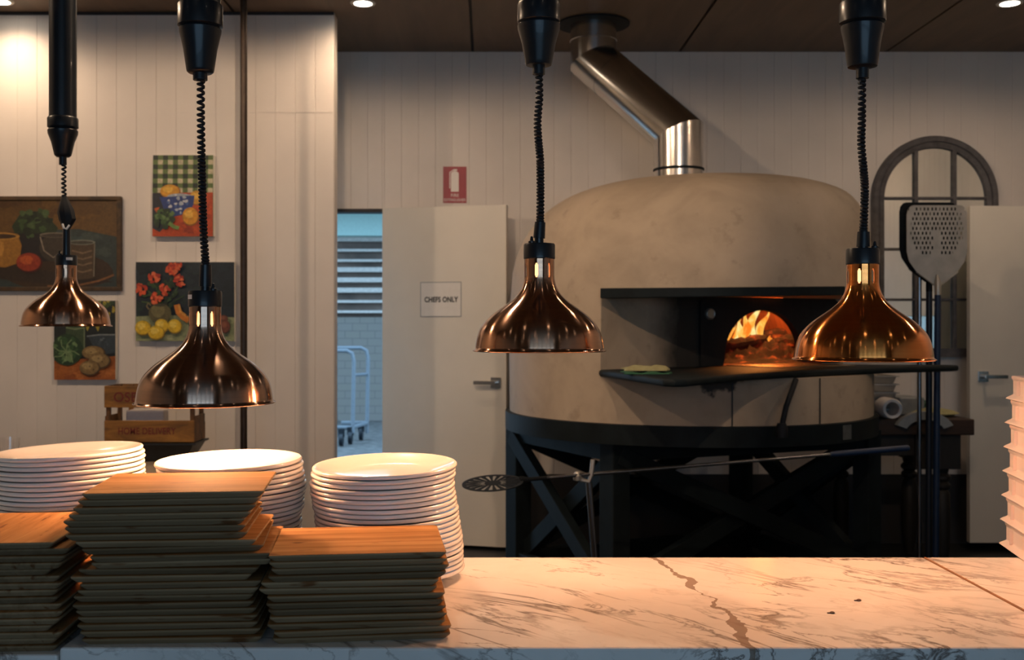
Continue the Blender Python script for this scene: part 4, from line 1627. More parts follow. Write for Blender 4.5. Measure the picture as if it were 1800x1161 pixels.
# ---------------------------------------------------------------- side table at the right and what lies on it
TZ = 0.83
tb = thing('side_table', 'dark timber table with turned legs behind the oven', 'table', (2.2, 6.1, 0))
def T(o): return adopt(o, tb)
tx0, tx1, ty0, ty1 = 1.97, pt(1712, 0, 5.75).x, 5.74, 6.40
T(MB().box(tx0, tx1, ty0, ty1, TZ - 0.085, TZ).build('table_top', M['table_wood'], bevel=0.006))
T(MB().box(tx1 - 0.30, tx1 - 0.06, ty0 + 0.03, ty0 + 0.06, TZ - 0.27, TZ - 0.0855).build('apron', M['table_dark'], bevel=0.003))
T(MB().box(tx0 + 0.05, tx1 - 0.30, ty0 + 0.05, ty0 + 0.08, TZ - 0.20, TZ - 0.0855).build('apron', M['table_dark'], bevel=0.003))
for lx in (tx0 + 0.09, tx1 - 0.13):
    for ly in (ty0 + 0.11, ty1 - 0.1):
        mb = MB().box(lx - 0.045, lx + 0.045, ly - 0.045, ly + 0.045, TZ - 0.27, TZ - 0.086)
        mb.lathe([(0, 0), (0.022, 0.0), (0.03, 0.04), (0.042, 0.12), (0.046, 0.30), (0.042, 0.42), (0.030, 0.44), (0.044, 0.455), (0.045, 0.47), (0.03, 0.485), (0.047, 0.50), (0.047, 0.515), (0.032, 0.53), (0.04, 0.56), (0, 0.561)], 24, c=(lx, ly, 0))
        T(mb.build('leg', M['table_dark'], smooth=True, angle=30))
# grey curved bracket around the handles, fixed to the table front
mb = MB()
v, f = [], []
bc = pt(1628, 757, 5.68)
for k in range(13):
    a = PI * 0.14 + PI * 0.72 * k / 12
    for (r, yy) in ((0.165, 5.735), (0.165, 5.690), (0.108, 5.690), (0.108, 5.735)):
        v.append((bc.x + r * math.cos(a), yy, bc.z + (r * 0.78) * math.sin(a) - 0.03))
for k in range(12):
    for j in range(4):
        j2 = (j + 1) % 4
        f.append((k * 4 + j, k * 4 + j2, (k + 1) * 4 + j2, (k + 1) * 4 + j))
f += [(0, 1, 2, 3), (51, 50, 49, 48)]
o = mb.add(v, f).build('curved_bracket', M['grey_felt'], bevel=0.003)
tag(o, 'grey curved bracket on the table edge behind the peel handles', 'bracket')


def pan_stack(cx_, cy_, w_, dpt, n, z0, h=0.028):
    for i in range(n):
        mb = MB()
        a, bq = w_ / 2, dpt / 2
        z = z0 + i * h
        def rect(ins, zz): return [(cx_ + sx * (a - ins), cy_ + sy * (bq - ins), zz) for sx, sy in ((-1, -1), (1, -1), (1, 1), (-1, 1))]
        rs = [rect(0.02, z), rect(0.008, z + h * 0.82), rect(-0.006, z + h * 0.84), rect(-0.006, z + h * 0.97), rect(0.012, z + h * 0.97), rect(0.022, z + 0.004)]
        v, f = [], []
        for r in rs: v += r
        for q in range(len(rs) - 1):
            for j in range(4):
                j2 = (j + 1) % 4
                f.append((q * 4 + j, q * 4 + j2, (q + 1) * 4 + j2, (q + 1) * 4 + j))
        f += [(3, 2, 1, 0), (20, 21, 22, 23)]
        o = mb.add(v, f).build('steel_tray', M['steel_dull'], smooth=False)
        tag(o, '%s of the steel trays piled on the table behind the oven' % ('bottom' if i == 0 else 'top' if i == n - 1 else ORD[i + 1] + ' from the bottom'), 'tray', 'steel trays piled on the side table')


pan_stack(2.11, 6.02, 0.24, 0.30, 5, TZ + 0.001, 0.045)
cr = pt(1557, 713, 5.83)
mb = MB().lathe([(0.052, -0.07), (0.055, -0.06), (0.055, 0.06), (0.050, 0.07), (0.036, 0.068), (0.034, 0.0), (0.036, -0.068), (0.052, -0.07)], 32)
mb.xf(Matrix.Translation((cr.x, 5.80, TZ + 0.056)) @ Matrix.Rotation(PI / 2, 4, 'X'))
tag(mb.build('paper_roll', M['cardboard_white'], smooth=True), 'pale roll lying end-on in front of the steel trays', 'roll')
mb = MB().box(2.28, 2.42, 5.98, 6.2, TZ, TZ + 0.10)
tag(mb.build('storage_tub', M['grey_felt'], bevel=0.008), 'grey tub beside the pile of steel trays', 'tub')
mb = MB().lathe([(0, 0), (0.10, 0.004), (0.13, 0.016), (0.10, 0.03), (0.04, 0.042), (0, 0.044)], 28, c=(2.47, 5.98, TZ))
tag(mb.build('bread_cloth', M['cream_cloth'], smooth=True), 'crumpled cream cloth on the right end of the dark table', 'cloth')
mb = MB().lathe([(0, 0), (0.05, 0.0), (0.07, 0.03), (0.045, 0.045), (0, 0.05)], 24, c=(2.44, 6.15, TZ + 0.03))
tag(mb.build('green_bag', M['green_cloth'], smooth=True), 'green bag lying behind the crumpled cream cloth', 'bag')

# ---------------------------------------------------------------- arched mirror
MD = WALL_D - 0.045
mr = thing('arched_mirror', 'tall grey arched window-style mirror on the back wall', 'mirror', (pt(1646, 0, MD).x, MD, pt(0, 628, MD).z))
M0 = Vector(mr.location)
km = MD / F
Ro, Ri = 111 * km, 89 * km
zsp = pt(0, 349, MD).z - M0.z
def arch_pts(r, y, zb, n=40):
    p = [(-r, y, zb)]
    for k in range(n + 1):
        a = PI - PI * k / n
        p.append((r * math.cos(a), y, zsp + r * math.sin(a)))
    p.append((r, y, zb))
    return p
mb = MB()
rm = (Ro + Ri) / 2
sec = [(Ro, 0.0445), (Ro, 0.012), (Ro - 0.012, 0.0), (rm + 0.004, 0.004), (rm, 0.012), (rm - 0.008, 0.004), (Ri + 0.004, 0.012), (Ri, 0.03)]
rows = [arch_pts(r, y, 0.0) for r, y in sec]
n = len(rows[0])
v, f = [], []
for r in rows: v += r
for i in range(len(rows) - 1):
    for k in range(n - 1): f.append((i * n + k, i * n + k + 1, (i + 1) * n + k + 1, (i + 1) * n + k))
mb.add(v, f)
mb.box(-Ro, Ro, 0.0, 0.0445, -0.001, 15 * km)
fr_ = mb.build('frame', M['grey_frame'], mr, smooth=True, angle=25, fix=True)
gl = arch_pts(Ri + 0.005, 0.031, 0.005)
MB().add(gl, [tuple(range(len(gl)))]).build('mirror_glass', M['mirror'], mr)
for px in (1612, 1680):
    x = pt(px, 0, MD).x - M0.x
    zt2 = zsp + math.sqrt(max(Ri ** 2 - x * x, 0))
    MB().box(x - 0.011, x + 0.011, 0.008, 0.030, 0.01, zt2 + 0.01).build('glazing_bar', M['grey_frame'], mr, bevel=0.003)
for py in (348, 438, 527):
    z = pt(0, py, MD).z - M0.z
    MB().box(-Ri - 0.004, Ri + 0.004, 0.009, 0.0295, z - 0.008, z + 0.008).build('glazing_bar', M['grey_frame'], mr, bevel=0.003)
# display cabinet on the far right, seen only in the mirror
cb = thing('display_cabinet', 'dark cabinet with green glass case by the right wall, seen in the mirror', 'cabinet', (3.42, 4.5, 0))
MB().box(-0.2, 0.22, -1.2, 1.2, 0, 1.0).build('cabinet_base', M['table_dark'], cb, bevel=0.005)
MB().box(-0.18, 0.2, -1.1, 1.1, 1.001, 1.40).build('glass_case', M['green_glass'], cb, bevel=0.005)

# ---------------------------------------------------------------- signs
def text(body, size, mat, parent, loc, rot=(PI / 2, 0, 0), sx=1.0, bold=0.0):
    cu = bpy.data.curves.new('lettering', 'FONT')
    cu.body = body
    cu.size = size
    cu.align_x, cu.align_y = 'CENTER', 'CENTER'
    cu.extrude = 0.0004
    cu.offset = bold
    cu.space_character = 1.05
    tmp = bpy.data.objects.new('lettering_source', cu)
    COL.objects.link(tmp)
    dg = bpy.context.evaluated_depsgraph_get()
    me = bpy.data.meshes.new_from_object(tmp.evaluated_get(dg))
    bpy.data.objects.remove(tmp, do_unlink=True)
    me.materials.clear()
    me.materials.append(mat)
    o = bpy.data.objects.new('lettering', me)
    COL.objects.link(o)
    o.parent = parent
    o.location = loc
    o.rotation_euler = rot
    o.scale = (sx, 1, 1)
    return o


SD = WALL_D - 0.004
sw_, shh = 41 * SD / F, 64 * SD / F
fs = thing('fire_extinguisher_sign', 'small red fire extinguisher sign on the panelled back wall', 'sign', pt(799.5, 357, SD))
MB().box(-sw_ / 2, sw_ / 2, 0, 0.003, 0, shh).build('sign_board', M['red_sign'], fs, bevel=0.0008)
mb = MB()
iw = 0.0235
iz0, iz1 = shh * 0.31, shh * 0.80
pol = [(-iw, iz0), (iw, iz0), (iw, iz1)] + [(iw * math.cos(a * PI / 10), iz1 + 0.016 * math.sin(a * PI / 10)) for a in range(1, 10)] + [(-iw, iz1)]
mb.add([(x, -0.0006, z) for x, z in pol], [tuple(range(len(pol)))])
mb.add([(x, -0.0006, z) for x, z in ((-0.008, iz1 + 0.018), (0.014, iz1 + 0.018), (0.014, iz1 + 0.028), (-0.008, iz1 + 0.028))], [(0, 1, 2, 3)])
mb.add([(x, -0.0006, z) for x, z in ((-0.008, iz1 + 0.020), (-0.008, iz1 + 0.026), (-0.033, iz1 + 0.010), (-0.033, iz0 + 0.02), (-0.028, iz0 + 0.02), (-0.028, iz1 + 0.008))], [(0, 1, 2, 3, 4, 5)])
mb.build('extinguisher_symbol', M['white_print'], fs)
text('FIRE', 0.026, M['white_print'], fs, (0, -0.0006, shh * 0.205))
text('EXTINGUISHER', 0.0235, M['white_print'], fs, (0, -0.0006, shh * 0.08), sx=0.78)

dp = (pt(775, 526, 6.47))
# on the open door's face
tpar = (775 - CX) / F
tt = (hinge.x - tpar * hinge.y) / (tpar * dv.y - dv.x) * DW
dd_ = hinge.y + dv.y * tt / DW
sz0, sz1 = pt(0, 557.5, dd_).z, pt(0, 496, dd_).z
swd = 73 * dd_ / F / math.cos(DANG)
cs = thing('paper_sign', 'white paper sign reading CHEFS ONLY taped to the open door', 'sign', (hinge.x + dv.x * tt / DW, hinge.y + dv.y * tt / DW, sz0), DANG)
hh = sz1 - sz0
MB().box(-swd / 2, swd / 2, -0.0025, -0.0005, 0, hh).build('paper_sheet', M['paper'], cs)
mb = MB()
bw_ = 0.0042
for (x0, x1, z0, z1) in ((-swd / 2, swd / 2, 0, bw_), (-swd / 2, swd / 2, hh - bw_, hh), (-swd / 2, -swd / 2 + bw_, bw_, hh - bw_), (swd / 2 - bw_, swd / 2, bw_, hh - bw_)):
    mb.add([(x0, -0.0031, z0), (x1, -0.0031, z0), (x1, -0.0031, z1), (x0, -0.0031, z1)], [(0, 1, 2, 3)])
mb.build('printed_border', M['grey_felt'], cs)
text('CHEFS ONLY', 0.043, M['black_print'], cs, (0.002, -0.0031, hh * 0.49), sx=0.80, bold=0.0016)

# ---------------------------------------------------------------- paintings
class Canvas:
    def __init__(self, w, h, t):
        self.mb = MB()
        self.w, self.h, self.t = w, h, t
        self.y = -t
        self.mb.color = (1, 1, 1)
        self.mb.mi = 1
        self.mb.box(0, w, -t, 0, 0, h)
        self.mb.mi = 0

    def poly(self, pts_, rgb):
        self.y -= 0.00012
        self.mb.color = lin(*rgb)[:3]
        self.mb.add([(min(max(x, 0), 1) * self.w, self.y, (1 - min(max(y, 0), 1)) * self.h) for x, y in pts_], [tuple(range(len(pts_)))])
        return self

    def ell(self, cx_, cy_, rx, ry, rgb, rot=0.0, a0=0, a1=360, n=28, wob=0.0):
        pts_ = []
        for k in range(n + (0 if a1 - a0 >= 360 else 1)):
            a = math.radians(a0 + (a1 - a0) * k / n)
            s = 1 + wob * math.sin(3 * a + cx_ * 40) + wob * 0.7 * math.sin(7 * a + cy_ * 30)
            x, y = rx * s * math.cos(a), ry * s * math.sin(a)
            # rot in radians, with aspect handled by the caller
            pts_.append((cx_ + x * math.cos(rot) - y * math.sin(rot), cy_ + x * math.sin(rot) + y * math.cos(rot)))
        return self.poly(pts_, rgb)

    def fruit(self, cx_, cy_, rx, ry, base, light, dark):
        self.ell(cx_, cy_, rx, ry, dark)
        self.ell(cx_ - rx * 0.06, cy_ - ry * 0.07, rx * 0.92, ry * 0.91, base)
        self.ell(cx_ - rx * 0.22, cy_ - ry * 0.28, rx * 0.5, ry * 0.45, light, wob=0.08)
        return self

    def stroke(self, pts_, w_, rgb):
        l, r = [], []
        for i, (x, y) in enumerate(pts_):
            x0, y0 = pts_[max(i - 1, 0)]
            x1, y1 = pts_[min(i + 1, len(pts_) - 1)]
            dx, dy = x1 - x0, (y1 - y0) * self.h / self.w
            L = math.hypot(dx, dy) or 1
            nx, ny = -dy / L * w_ / 2, dx / L * w_ / 2 * self.w / self.h
            l.append((x + nx, y + ny))
            r.append((x - nx, y - ny))
        return self.poly(l + r[::-1], rgb)

    def blob_cluster(self, cx_, cy_, r, n, cols, rs):
        for _ in range(n):
            a, q = random.uniform(0, 2 * PI), r * math.sqrt(random.random())
            self.ell(cx_ + q * math.cos(a), cy_ + q * math.sin(a) * self.w / self.h, random.uniform(*rs), random.uniform(*rs) * self.w / self.h, random.choice(cols), n=9, wob=0.15)
        return self


def hang(px0, py0, px1, py1, t, build, label, frame=None):
    d = PART_D - 0.003
    p0, p1 = pt(px0, py1, d - t), pt(px1, py0, d - t)
    w_, h_ = p1.x - p0.x, p1.z - p0.z
    root = thing('painting', label, 'painting', (p0.x, d, p0.z), group='still life paintings on the partition')
    ins = frame or 0.0
    cv = Canvas(w_ - 2 * ins, h_ - 2 * ins, t if not frame else t * 0.6)
    build(cv)
    o = cv.mb.build('canvas', [M['paint'], M['white_paint']], root, fix=False)
    o.location = (ins, 0, ins)
    if frame:
        mb = MB()
        mb.box(0, w_, -t, 0, 0, ins).box(0, w_, -t, 0, h_ - ins, h_).box(0, ins, -t, 0, ins, h_ - ins).box(w_ - ins, w_, -t, 0, ins, h_ - ins)
        mb.build('frame', M['frame_wood'], root, bevel=0.003)
    return root


random.seed(11)
def art_jars(c):
    c.poly([(0, 0), (1, 0), (1, 1), (0, 1)], (92, 66, 28))
    for k in range(26):
        x, y = random.random(), random.uniform(0, 0.5)
        c.ell(x, y, 0.10, 0.09, random.choice([(98, 70, 28), (86, 60, 24), (108, 78, 34), (80, 54, 24)]), wob=0.2)
    c.poly([(0.52, 0.34), (0.75, 0.33), (1, 0.42), (1, 1), (0, 1), (0, 0.78), (0.5, 0.75)], (44, 56, 56))
    for k in range(12):
        c.ell(random.uniform(0.62, 0.95), random.uniform(0.4, 0.6), 0.06, 0.05, random.choice([(48, 64, 64), (40, 52, 54), (56, 68, 64)]), wob=0.2)
    c.ell(0.62, 0.82, 0.36, 0.22, (52, 38, 24), wob=0.02)
    c.poly([(0, 0.70), (0.5, 0.80), (0.98, 0.94), (0.7, 0.99), (0.3, 0.92), (0, 0.84)], (44, 34, 26))
    c.stroke([(0.55, 0.99), (0.75, 0.98), (0.88, 0.93), (0.98, 0.86)], 0.012, (120, 82, 48))
    c.poly([(0.36, 0.36), (0.57, 0.36), (0.56, 0.70), (0.38, 0.70)], (26, 24, 26))
    c.poly([(0.38, 0.14), (0.52, 0.12), (0.56, 0.20), (0.62, 0.32), (0.60, 0.38), (0.34, 0.38), (0.32, 0.30)], (34, 48, 28))
    c.blob_cluster(0.47, 0.24, 0.10, 22, [(52, 74, 40), (30, 44, 26), (64, 84, 50), (24, 36, 22)], (0.012, 0.03))
    c.poly([(0.13, 0.42), (0.365, 0.42), (0.385, 0.52), (0.37, 0.72), (0.28, 0.775), (0.17, 0.76), (0.115, 0.66), (0.11, 0.52)], (140, 98, 36))
    c.ell(0.21, 0.56, 0.06, 0.13, (166, 120, 52), wob=0.08)
    c.ell(0.245, 0.415, 0.128, 0.045, (160, 118, 52))
    c.ell(0.245, 0.415, 0.105, 0.028, (54, 36, 18))
    c.fruit(0.435, 0.72, 0.085, 0.115, (132, 46, 22), (166, 76, 34), (66, 24, 16))
    c.ell(0.60, 0.55, 0.10, 0.16, (54, 48, 40))
    c.ell(0.60, 0.40, 0.098, 0.03, (112, 106, 92))
    c.ell(0.60, 0.405, 0.088, 0.022, (58, 52, 44))
    c.stroke([(0.505, 0.42), (0.53, 0.58), (0.59, 0.66), (0.66, 0.58), (0.695, 0.42)], 0.008, (128, 118, 104))
    c.poly([(0.69, 0.49), (0.86, 0.49), (0.855, 0.88), (0.70, 0.88)], (70, 56, 40))
    c.ell(0.775, 0.88, 0.078, 0.035, (70, 56, 40))
    for yy in (0.58, 0.65, 0.72, 0.80):
        c.stroke([(0.71, yy), (0.78, yy + 0.03), (0.84, yy)], 0.010, (110, 92, 70))
    c.ell(0.775, 0.485, 0.088, 0.03, (112, 116, 104))
    c.ell(0.775, 0.487, 0.075, 0.020, (62, 60, 52))
    c.stroke([(0.692, 0.5), (0.70, 0.88)], 0.007, (116, 110, 96))
    c.stroke([(0.858, 0.5), (0.853, 0.88)], 0.007, (116, 110, 96))


def art_gingham(c):
    c.poly([(0, 0), (1, 0), (1, 1), (0, 1)], (70, 92, 48))
    nx = 12
    for j in range(8):
        for i in range(nx):
            x0, y0 = i / nx, j * 0.058
            a, b2 = i % 2, j % 2
            col = (188, 180, 150) if a and b2 else (28, 42, 34) if not a and not b2 else (86, 108, 56)
            c.poly([(x0, y0), (x0 + 1 / nx, y0), (x0 + 1 / nx, y0 + 0.058), (x0, y0 + 0.058)], col)
    c.poly([(0, 0.47), (1, 0.46), (1, 1), (0, 1)], (176, 66, 24))
    c.poly([(0, 0.47), (0.3, 0.47), (0.42, 0.72), (0.12, 0.95), (0, 0.9)], (34, 40, 50))
    for k in range(14): c.ell(random.uniform(0.45, 0.95), random.uniform(0.6, 0.98), 0.08, 0.05, random.choice([(186, 74, 28), (166, 58, 22), (150, 50, 22)]), wob=0.2)
    c.poly([(0.03, 0.66), (0.12, 0.64), (0.08, 0.72)], (190, 90, 40))
    c.fruit(0.74, 0.53, 0.13, 0.09, (196, 142, 40), (214, 170, 66), (140, 88, 24))
    c.fruit(0.30, 0.45, 0.17, 0.085, (204, 146, 36), (224, 178, 66), (150, 92, 24))
    c.ell(0.46, 0.52, 0.22, 0.045, (150, 160, 170))
    c.poly([(0.12, 0.52), (0.70, 0.50), (0.68, 0.62), (0.58, 0.72), (0.34, 0.76), (0.2, 0.68)], (34, 60, 122))
    c.blob_cluster(0.42, 0.60, 0.17, 20, [(190, 196, 206), (60, 92, 150), (160, 172, 190)], (0.015, 0.035))
    c.fruit(0.64, 0.76, 0.14, 0.115, (204, 140, 30), (224, 174, 70), (140, 84, 22))
    c.blob_cluster(0.21, 0.78, 0.16, 44, [(62, 92, 50), (42, 70, 40), (92, 122, 72), (34, 54, 34)], (0.025, 0.055))
    c.stroke([(0.28, 0.84), (0.38, 0.89), (0.45, 0.90)], 0.06, (108, 138, 72))


def art_flowers(c):
    c.poly([(0, 0), (1, 0), (1, 1), (0, 1)], (24, 36, 44))
    for k in range(24): c.ell(random.random(), random.uniform(0, 0.65), 0.09, 0.09, random.choice([(26, 40, 48), (20, 32, 38), (32, 44, 50), (28, 46, 44)]), wob=0.2)
    c.poly([(0, 0.69), (0.3, 0.67), (1, 0.70), (1, 1), (0, 1)], (134, 142, 104))
    for k in range(16): c.ell(random.random(), random.uniform(0.78, 0.98), 0.07, 0.03, random.choice([(142, 150, 112), (120, 132, 98), (150, 154, 116)]), wob=0.2)
    for (x, y) in ((0.10, 0.34), (0.18, 0.18), (0.30, 0.36), (0.40, 0.10), (0.46, 0.25), (0.24, 0.48), (0.5, 0.42), (0.06, 0.5), (0.36, 0.2), (0.15, 0.42)):
        c.stroke([(0.27, 0.58), ((0.27 + x) / 2 + 0.02, (0.55 + y) / 2), (x, y)], 0.014, random.choice([(50, 72, 40), (66, 88, 48), (40, 60, 38)]))
    c.blob_cluster(0.26, 0.42, 0.17, 40, [(36, 56, 34), (50, 74, 42), (28, 44, 32)], (0.010, 0.03))
    for (x, y) in ((0.06, 0.34), (0.19, 0.20), (0.30, 0.35), (0.38, 0.09), (0.45, 0.24), (0.22, 0.46), (0.42, 0.06)):
        c.blob_cluster(x, y, 0.055, 20, [(190, 64, 34), (206, 84, 46), (160, 48, 30), (212, 104, 64)], (0.012, 0.024))
    c.ell(0.26, 0.65, 0.115, 0.125, (84, 80, 50))
    c.ell(0.24, 0.62, 0.07, 0.08, (108, 102, 66), wob=0.06)
    c.ell(0.26, 0.545, 0.06, 0.02, (62, 60, 40))
    c.stroke([(0.15, 0.6), (0.125, 0.56), (0.14, 0.52), (0.17, 0.55)], 0.014, (110, 100, 72))
    c.stroke([(0.43, 0.54), (0.45, 0.64), (0.50, 0.70), (0.55, 0.74)], 0.06, (190, 116, 36))
    c.stroke([(0.45, 0.55), (0.47, 0.63), (0.52, 0.68)], 0.025, (206, 146, 62))
    Y = ((202, 168, 36), (222, 196, 84), (140, 112, 28))
    c.fruit(0.09, 0.835, 0.082, 0.095, *Y)
    c.fruit(0.28, 0.81, 0.072, 0.09, *Y)
    c.fruit(0.41, 0.815, 0.074, 0.092, *Y)
    c.fruit(0.225, 0.895, 0.085, 0.09, *Y)
    c.fruit(0.905, 0.72, 0.045, 0.05, (104, 58, 40), (126, 76, 54), (60, 34, 28))
    c.fruit(0.92, 0.82, 0.055, 0.085, (104, 56, 38), (128, 76, 54), (60, 34, 28))


def art_potatoes(c):
    c.poly([(0, 0), (1, 0), (1, 1), (0, 1)], (26, 34, 34))
    c.poly([(0, 0.76), (0.4, 0.74), (1, 0.70), (1, 1), (0, 1)], (150, 84, 34))
    for k in range(16): c.ell(random.random(), random.uniform(0.84, 0.98), 0.1, 0.035, random.choice([(160, 92, 38), (138, 74, 30), (168, 100, 46)]), wob=0.2)
    for k in range(14): c.ell(random.uniform(0.5, 1), random.uniform(0, 0.35), 0.03, 0.04, random.choice([(150, 136, 50), (70, 88, 50), (46, 64, 44)]), wob=0.2)
    c.blob_cluster(0.8, 0.08, 0.16, 16, [(164, 148, 56), (60, 78, 44), (120, 124, 50)], (0.02, 0.04))
    c.poly([(0.2, 0.32), (0.5, 0.32), (0.5, 0.62), (0.2, 0.62)], (56, 74, 50))
    c.stroke([(0.2, 0.34), (0.35, 0.36), (0.5, 0.34)], 0.02, (110, 124, 92))
    c.stroke([(0.5, 0.34), (0.5, 0.6)], 0.02, (104, 118, 92))
    c.poly([(0.55, 0.44), (1, 0.43), (1, 0.66), (0.85, 0.68), (0.66, 0.60)], (48, 60, 68))
    c.stroke([(0.54, 0.45), (0.75, 0.43), (1, 0.43)], 0.02, (120, 130, 132))
    c.blob_cluster(0.82, 0.53, 0.12, 10, [(90, 102, 108), (60, 72, 80)], (0.01, 0.025))
    c.ell(0.22, 0.62, 0.26, 0.20, (34, 58, 36))
    c.blob_cluster(0.22, 0.62, 0.20, 50, [(52, 84, 50), (80, 110, 70), (36, 62, 40), (104, 130, 88)], (0.03, 0.055))
    for k in range(7):
        a = k * 0.8
        c.stroke([(0.22, 0.64), (0.22 + 0.12 * math.cos(a), 0.64 + 0.09 * math.sin(a)), (0.22 + 0.22 * math.cos(a + 0.3), 0.64 + 0.16 * math.sin(a + 0.3))], 0.015, (120, 144, 100))
    Pt = ((122, 100, 62), (150, 128, 84), (70, 54, 32))
    c.fruit(0.66, 0.66, 0.19, 0.09, *Pt)
    c.fruit(0.76, 0.76, 0.18, 0.10, *Pt)
    c.fruit(0.60, 0.85, 0.17, 0.095, *Pt)
    for (x, y) in ((0.6, 0.83), (0.66, 0.87), (0.74, 0.73), (0.8, 0.77), (0.62, 0.65)): c.ell(x, y, 0.012, 0.008, (56, 42, 26))


hang(-75, 345, 212, 512, 0.035, art_jars, 'large dark framed painting of jars, fruit and glasses at the left', 0.022)
hang(269, 273, 375, 416, 0.035, art_gingham, 'unframed painting of a blue bowl and broccoli before green gingham')
hang(239, 461, 412, 600, 0.035, art_flowers, 'unframed painting of red flowers in a pot with yellow lemons')
hang(95, 529, 203, 668, 0.035, art_potatoes, 'unframed painting of cabbage and potatoes half behind the unlit lamp')

# pipe
pp = pt(428.5, 0, 5.4)
mb = MB().tube([(pp.x, 5.4, 0), (pp.x, 5.4, CEIL)], 0.0175, 18)
tag(mb.build('standing_pipe', M['bronze_pipe'], smooth=True), 'thin brown metal pipe running from floor to ceiling before the partition', 'pipe')

# ---------------------------------------------------------------- bench at the left with crate
BZ = 0.70
bt = thing('work_bench', 'grey-tan topped bench behind the plate stacks', 'bench', (-2.0, 4.8, 0))
adopt(MB().box(-3.3, -1.10, 4.40, 5.2, BZ - 0.04, BZ).build('bench_top', M['bench_top'], bevel=0.004), bt)
for x in (-3.22, -1.18):
    for y in (4.47, 5.13):
        adopt(MB().box(x - 0.03, x + 0.03, y - 0.03, y + 0.03, 0, BZ - 0.0405).build('leg', M['steel_black'], bevel=0.003), bt)
CD = 4.97
cz0 = 0.79
c0 = pt(183, 0, CD).x
cw = (341 - 183) * CD / F
crt = thing('wooden_crate', 'old slatted wooden crate with faded red lettering standing on a black pan', 'crate', (c0, CD, cz0))
def zr(py): return pt(0, py, CD).z - cz0
D_ = 0.20
tops, topb = zr(679), zr(717)
lows, lowb = zr(740), zr(778)
ts = MB().box(0, cw, 0, 0.012, topb, tops).build('slat', M['crate_wood'], crt, bevel=0.002)
ls = MB().box(0, cw, 0, 0.012, lowb, lows).build('slat', M['crate_wood'], crt, bevel=0.002)
MB().box(0, cw, D_ - 0.012, D_, topb, tops).build('slat', M['crate_wood'], crt, bevel=0.002)
MB().box(0, cw, D_ - 0.012, D_, lowb, lows - 0.02).build('slat', M['crate_wood'], crt, bevel=0.002)
for x in (0.004, cw - 0.022):
    for y in (0.0125, D_ - 0.0345):
        MB().box(x, x + 0.018, y, y + 0.022, 0.0, tops).build('corner_post', M['crate_dark'], crt, bevel=0.002)
for x in (-0.001, cw - 0.0035):
    for (za, zb2) in ((lowb, lows + 0.02), (topb, tops)):
        MB().box(x, x + 0.0045, 0.013, D_ - 0.0125, za, zb2).build('end_board', M['crate_dark'], crt, bevel=0.001)
MB().box(0.022, cw - 0.023, 0.0125, D_ - 0.0125, 0, 0.010).build('base_board', M['crate_dark'], crt, bevel=0.001)
MB().box(0.0555, 0.078, D_ - 0.030, D_ - 0.0125, 0.0105, tops).build('upright', M['crate_wood'], crt, bevel=0.002)
t1 = text('OSB', 0.063, M['crate_print'], ts, (pt(221, 0, CD).x - c0, -0.0004, (tops + topb) / 2 - 0.004), sx=0.95, bold=0.0006)
t2 = text('HOME DELIVERY', 0.043, M['crate_print'], ls, (pt(258, 0, CD).x - c0, -0.0004, (lows + lowb) / 2), sx=0.80, bold=0.0006)
bx0 = pt(221, 0, CD + 0.05).x
o = MB().box(bx0, pt(287, 0, CD + 0.05).x, CD + 0.05, CD + 0.14, cz0 + 0.0101, pt(0, 722, CD + 0.05).z).build('white_box', M['cardboard_white'], bevel=0.008)
tag(o, 'white box standing inside the slatted crate', 'box')
pn = thing('black_pan', 'black roasting pan under the wooden crate on the bench', 'pan', (c0 + cw / 2 - 0.01, CD + 0.10, BZ))
def pan_ring(a, bq, z): return [(sx * a, sy * bq, z) for sx, sy in ((-1, -1), (1, -1), (1, 1), (-1, 1))]
rs = [pan_ring(0.17, 0.085, 0), pan_ring(0.215, 0.112, 0.078), pan_ring(0.228, 0.122, 0.080), pan_ring(0.228, 0.122, 0.088), pan_ring(0.205, 0.108, 0.0885), pan_ring(0.165, 0.08, 0.01)]
v, f = [], []
for r in rs: v += r
for q in range(len(rs) - 1):
    for j in range(4): f.append((q * 4 + j, q * 4 + (j + 1) % 4, (q + 1) * 4 + (j + 1) % 4, (q + 1) * 4 + j))
f += [(3, 2, 1, 0), (20, 21, 22, 23)]
MB().add(v, f).build('pan_body', M['pan'], pn)
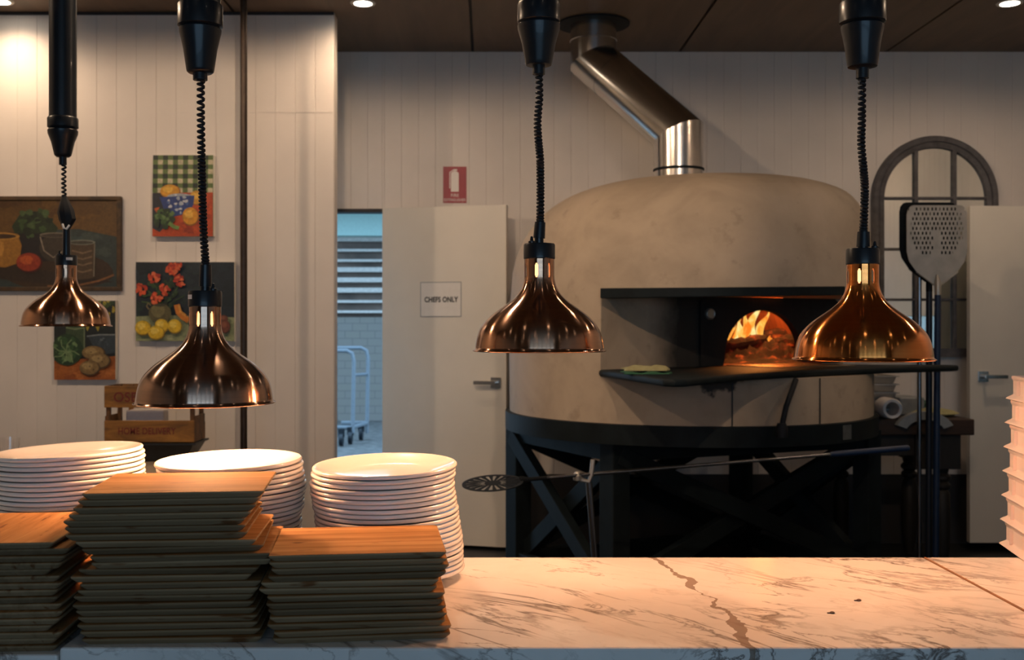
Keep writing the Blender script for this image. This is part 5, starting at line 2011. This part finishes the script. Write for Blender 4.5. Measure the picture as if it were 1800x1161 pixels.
# glass at the left edge
gx = pt(16, 0, 4.85)
mb = MB().lathe([(0, 0.0), (0.036, 0.0), (0.045, 0.125), (0.0425, 0.125), (0.034, 0.008), (0, 0.008)], 32, c=(gx.x, 4.85, BZ))
tag(mb.build('drinking_glass', M['glass'], smooth=True, angle=40), 'clear drinking glass on the bench at the left picture edge', 'glass')

# ---------------------------------------------------------------- dough trays at the right
tc_ = Vector((1.065, 2.255))
tdir = Vector((1.03 - 1.065, 2.07 - 2.255)).normalized()       # towards the viewer
tsd = Vector((-tdir.y, tdir.x))                                 # to the right
TL, TWD, TH = 0.56, 0.40, 0.0503
tray_ang = math.atan2(tdir.y, tdir.x)


def tray_mesh():
    # local x towards the viewer, y to the right; lip corner at the origin
    def rect(ins, z):
        return [(ins, ins, z), (TL - ins, ins, z), (TL - ins, TWD - ins, z), (ins, TWD - ins, z)]
    rs = [rect(0.006, 0.0), rect(0.0, 0.002), rect(0.004, 0.006), rect(0.0125, 0.012), rect(0.0125, TH - 0.010), rect(0.010, TH - 0.006), rect(0.010, TH - 0.0004), rect(0.014, TH - 0.0004), rect(0.02, TH - 0.010), rect(0.02, 0.006)]
    v, f = [], []
    for r in rs: v += r
    for q in range(len(rs) - 1):
        for j in range(4): f.append((q * 4 + j, q * 4 + (j + 1) % 4, (q + 1) * 4 + (j + 1) % 4, (q + 1) * 4 + j))
    f += [(3, 2, 1, 0), (36, 37, 38, 39)]
    return MB().add(v, f)


ty0_ = tray_mesh().build('dough_tray', M['tray'], bevel=0.0018)
for k in range(5):
    x = 0.06 + 0.11 * k
    MB().box(x - 0.002, x + 0.002, 0.006, 0.0124, 0.011, TH - 0.010).build('rib', M['tray'], ty0_)
rib_list = children(ty0_)
for i in range(7):
    if i == 0: o = ty0_
    else:
        o = ty0_.copy()
        COL.objects.link(o)
        for rb_ in rib_list:
            rc = rb_.copy()
            COL.objects.link(rc)
            rc.parent = o
    sh_ = 0.0022 * i
    p = tc_ + tsd * sh_
    o.location = (p.x, p.y, COUNTER_Z + 0.0005 + i * TH)
    o.rotation_euler = (0, 0, tray_ang)
    tag(o, '%s translucent plastic tray of the stack at the right edge' % ('bottom' if i == 0 else 'top' if i == 6 else ORD[7 - i] + ' from top'), 'tray', 'plastic trays stacked at the right')

bpy.context.view_layer.update()
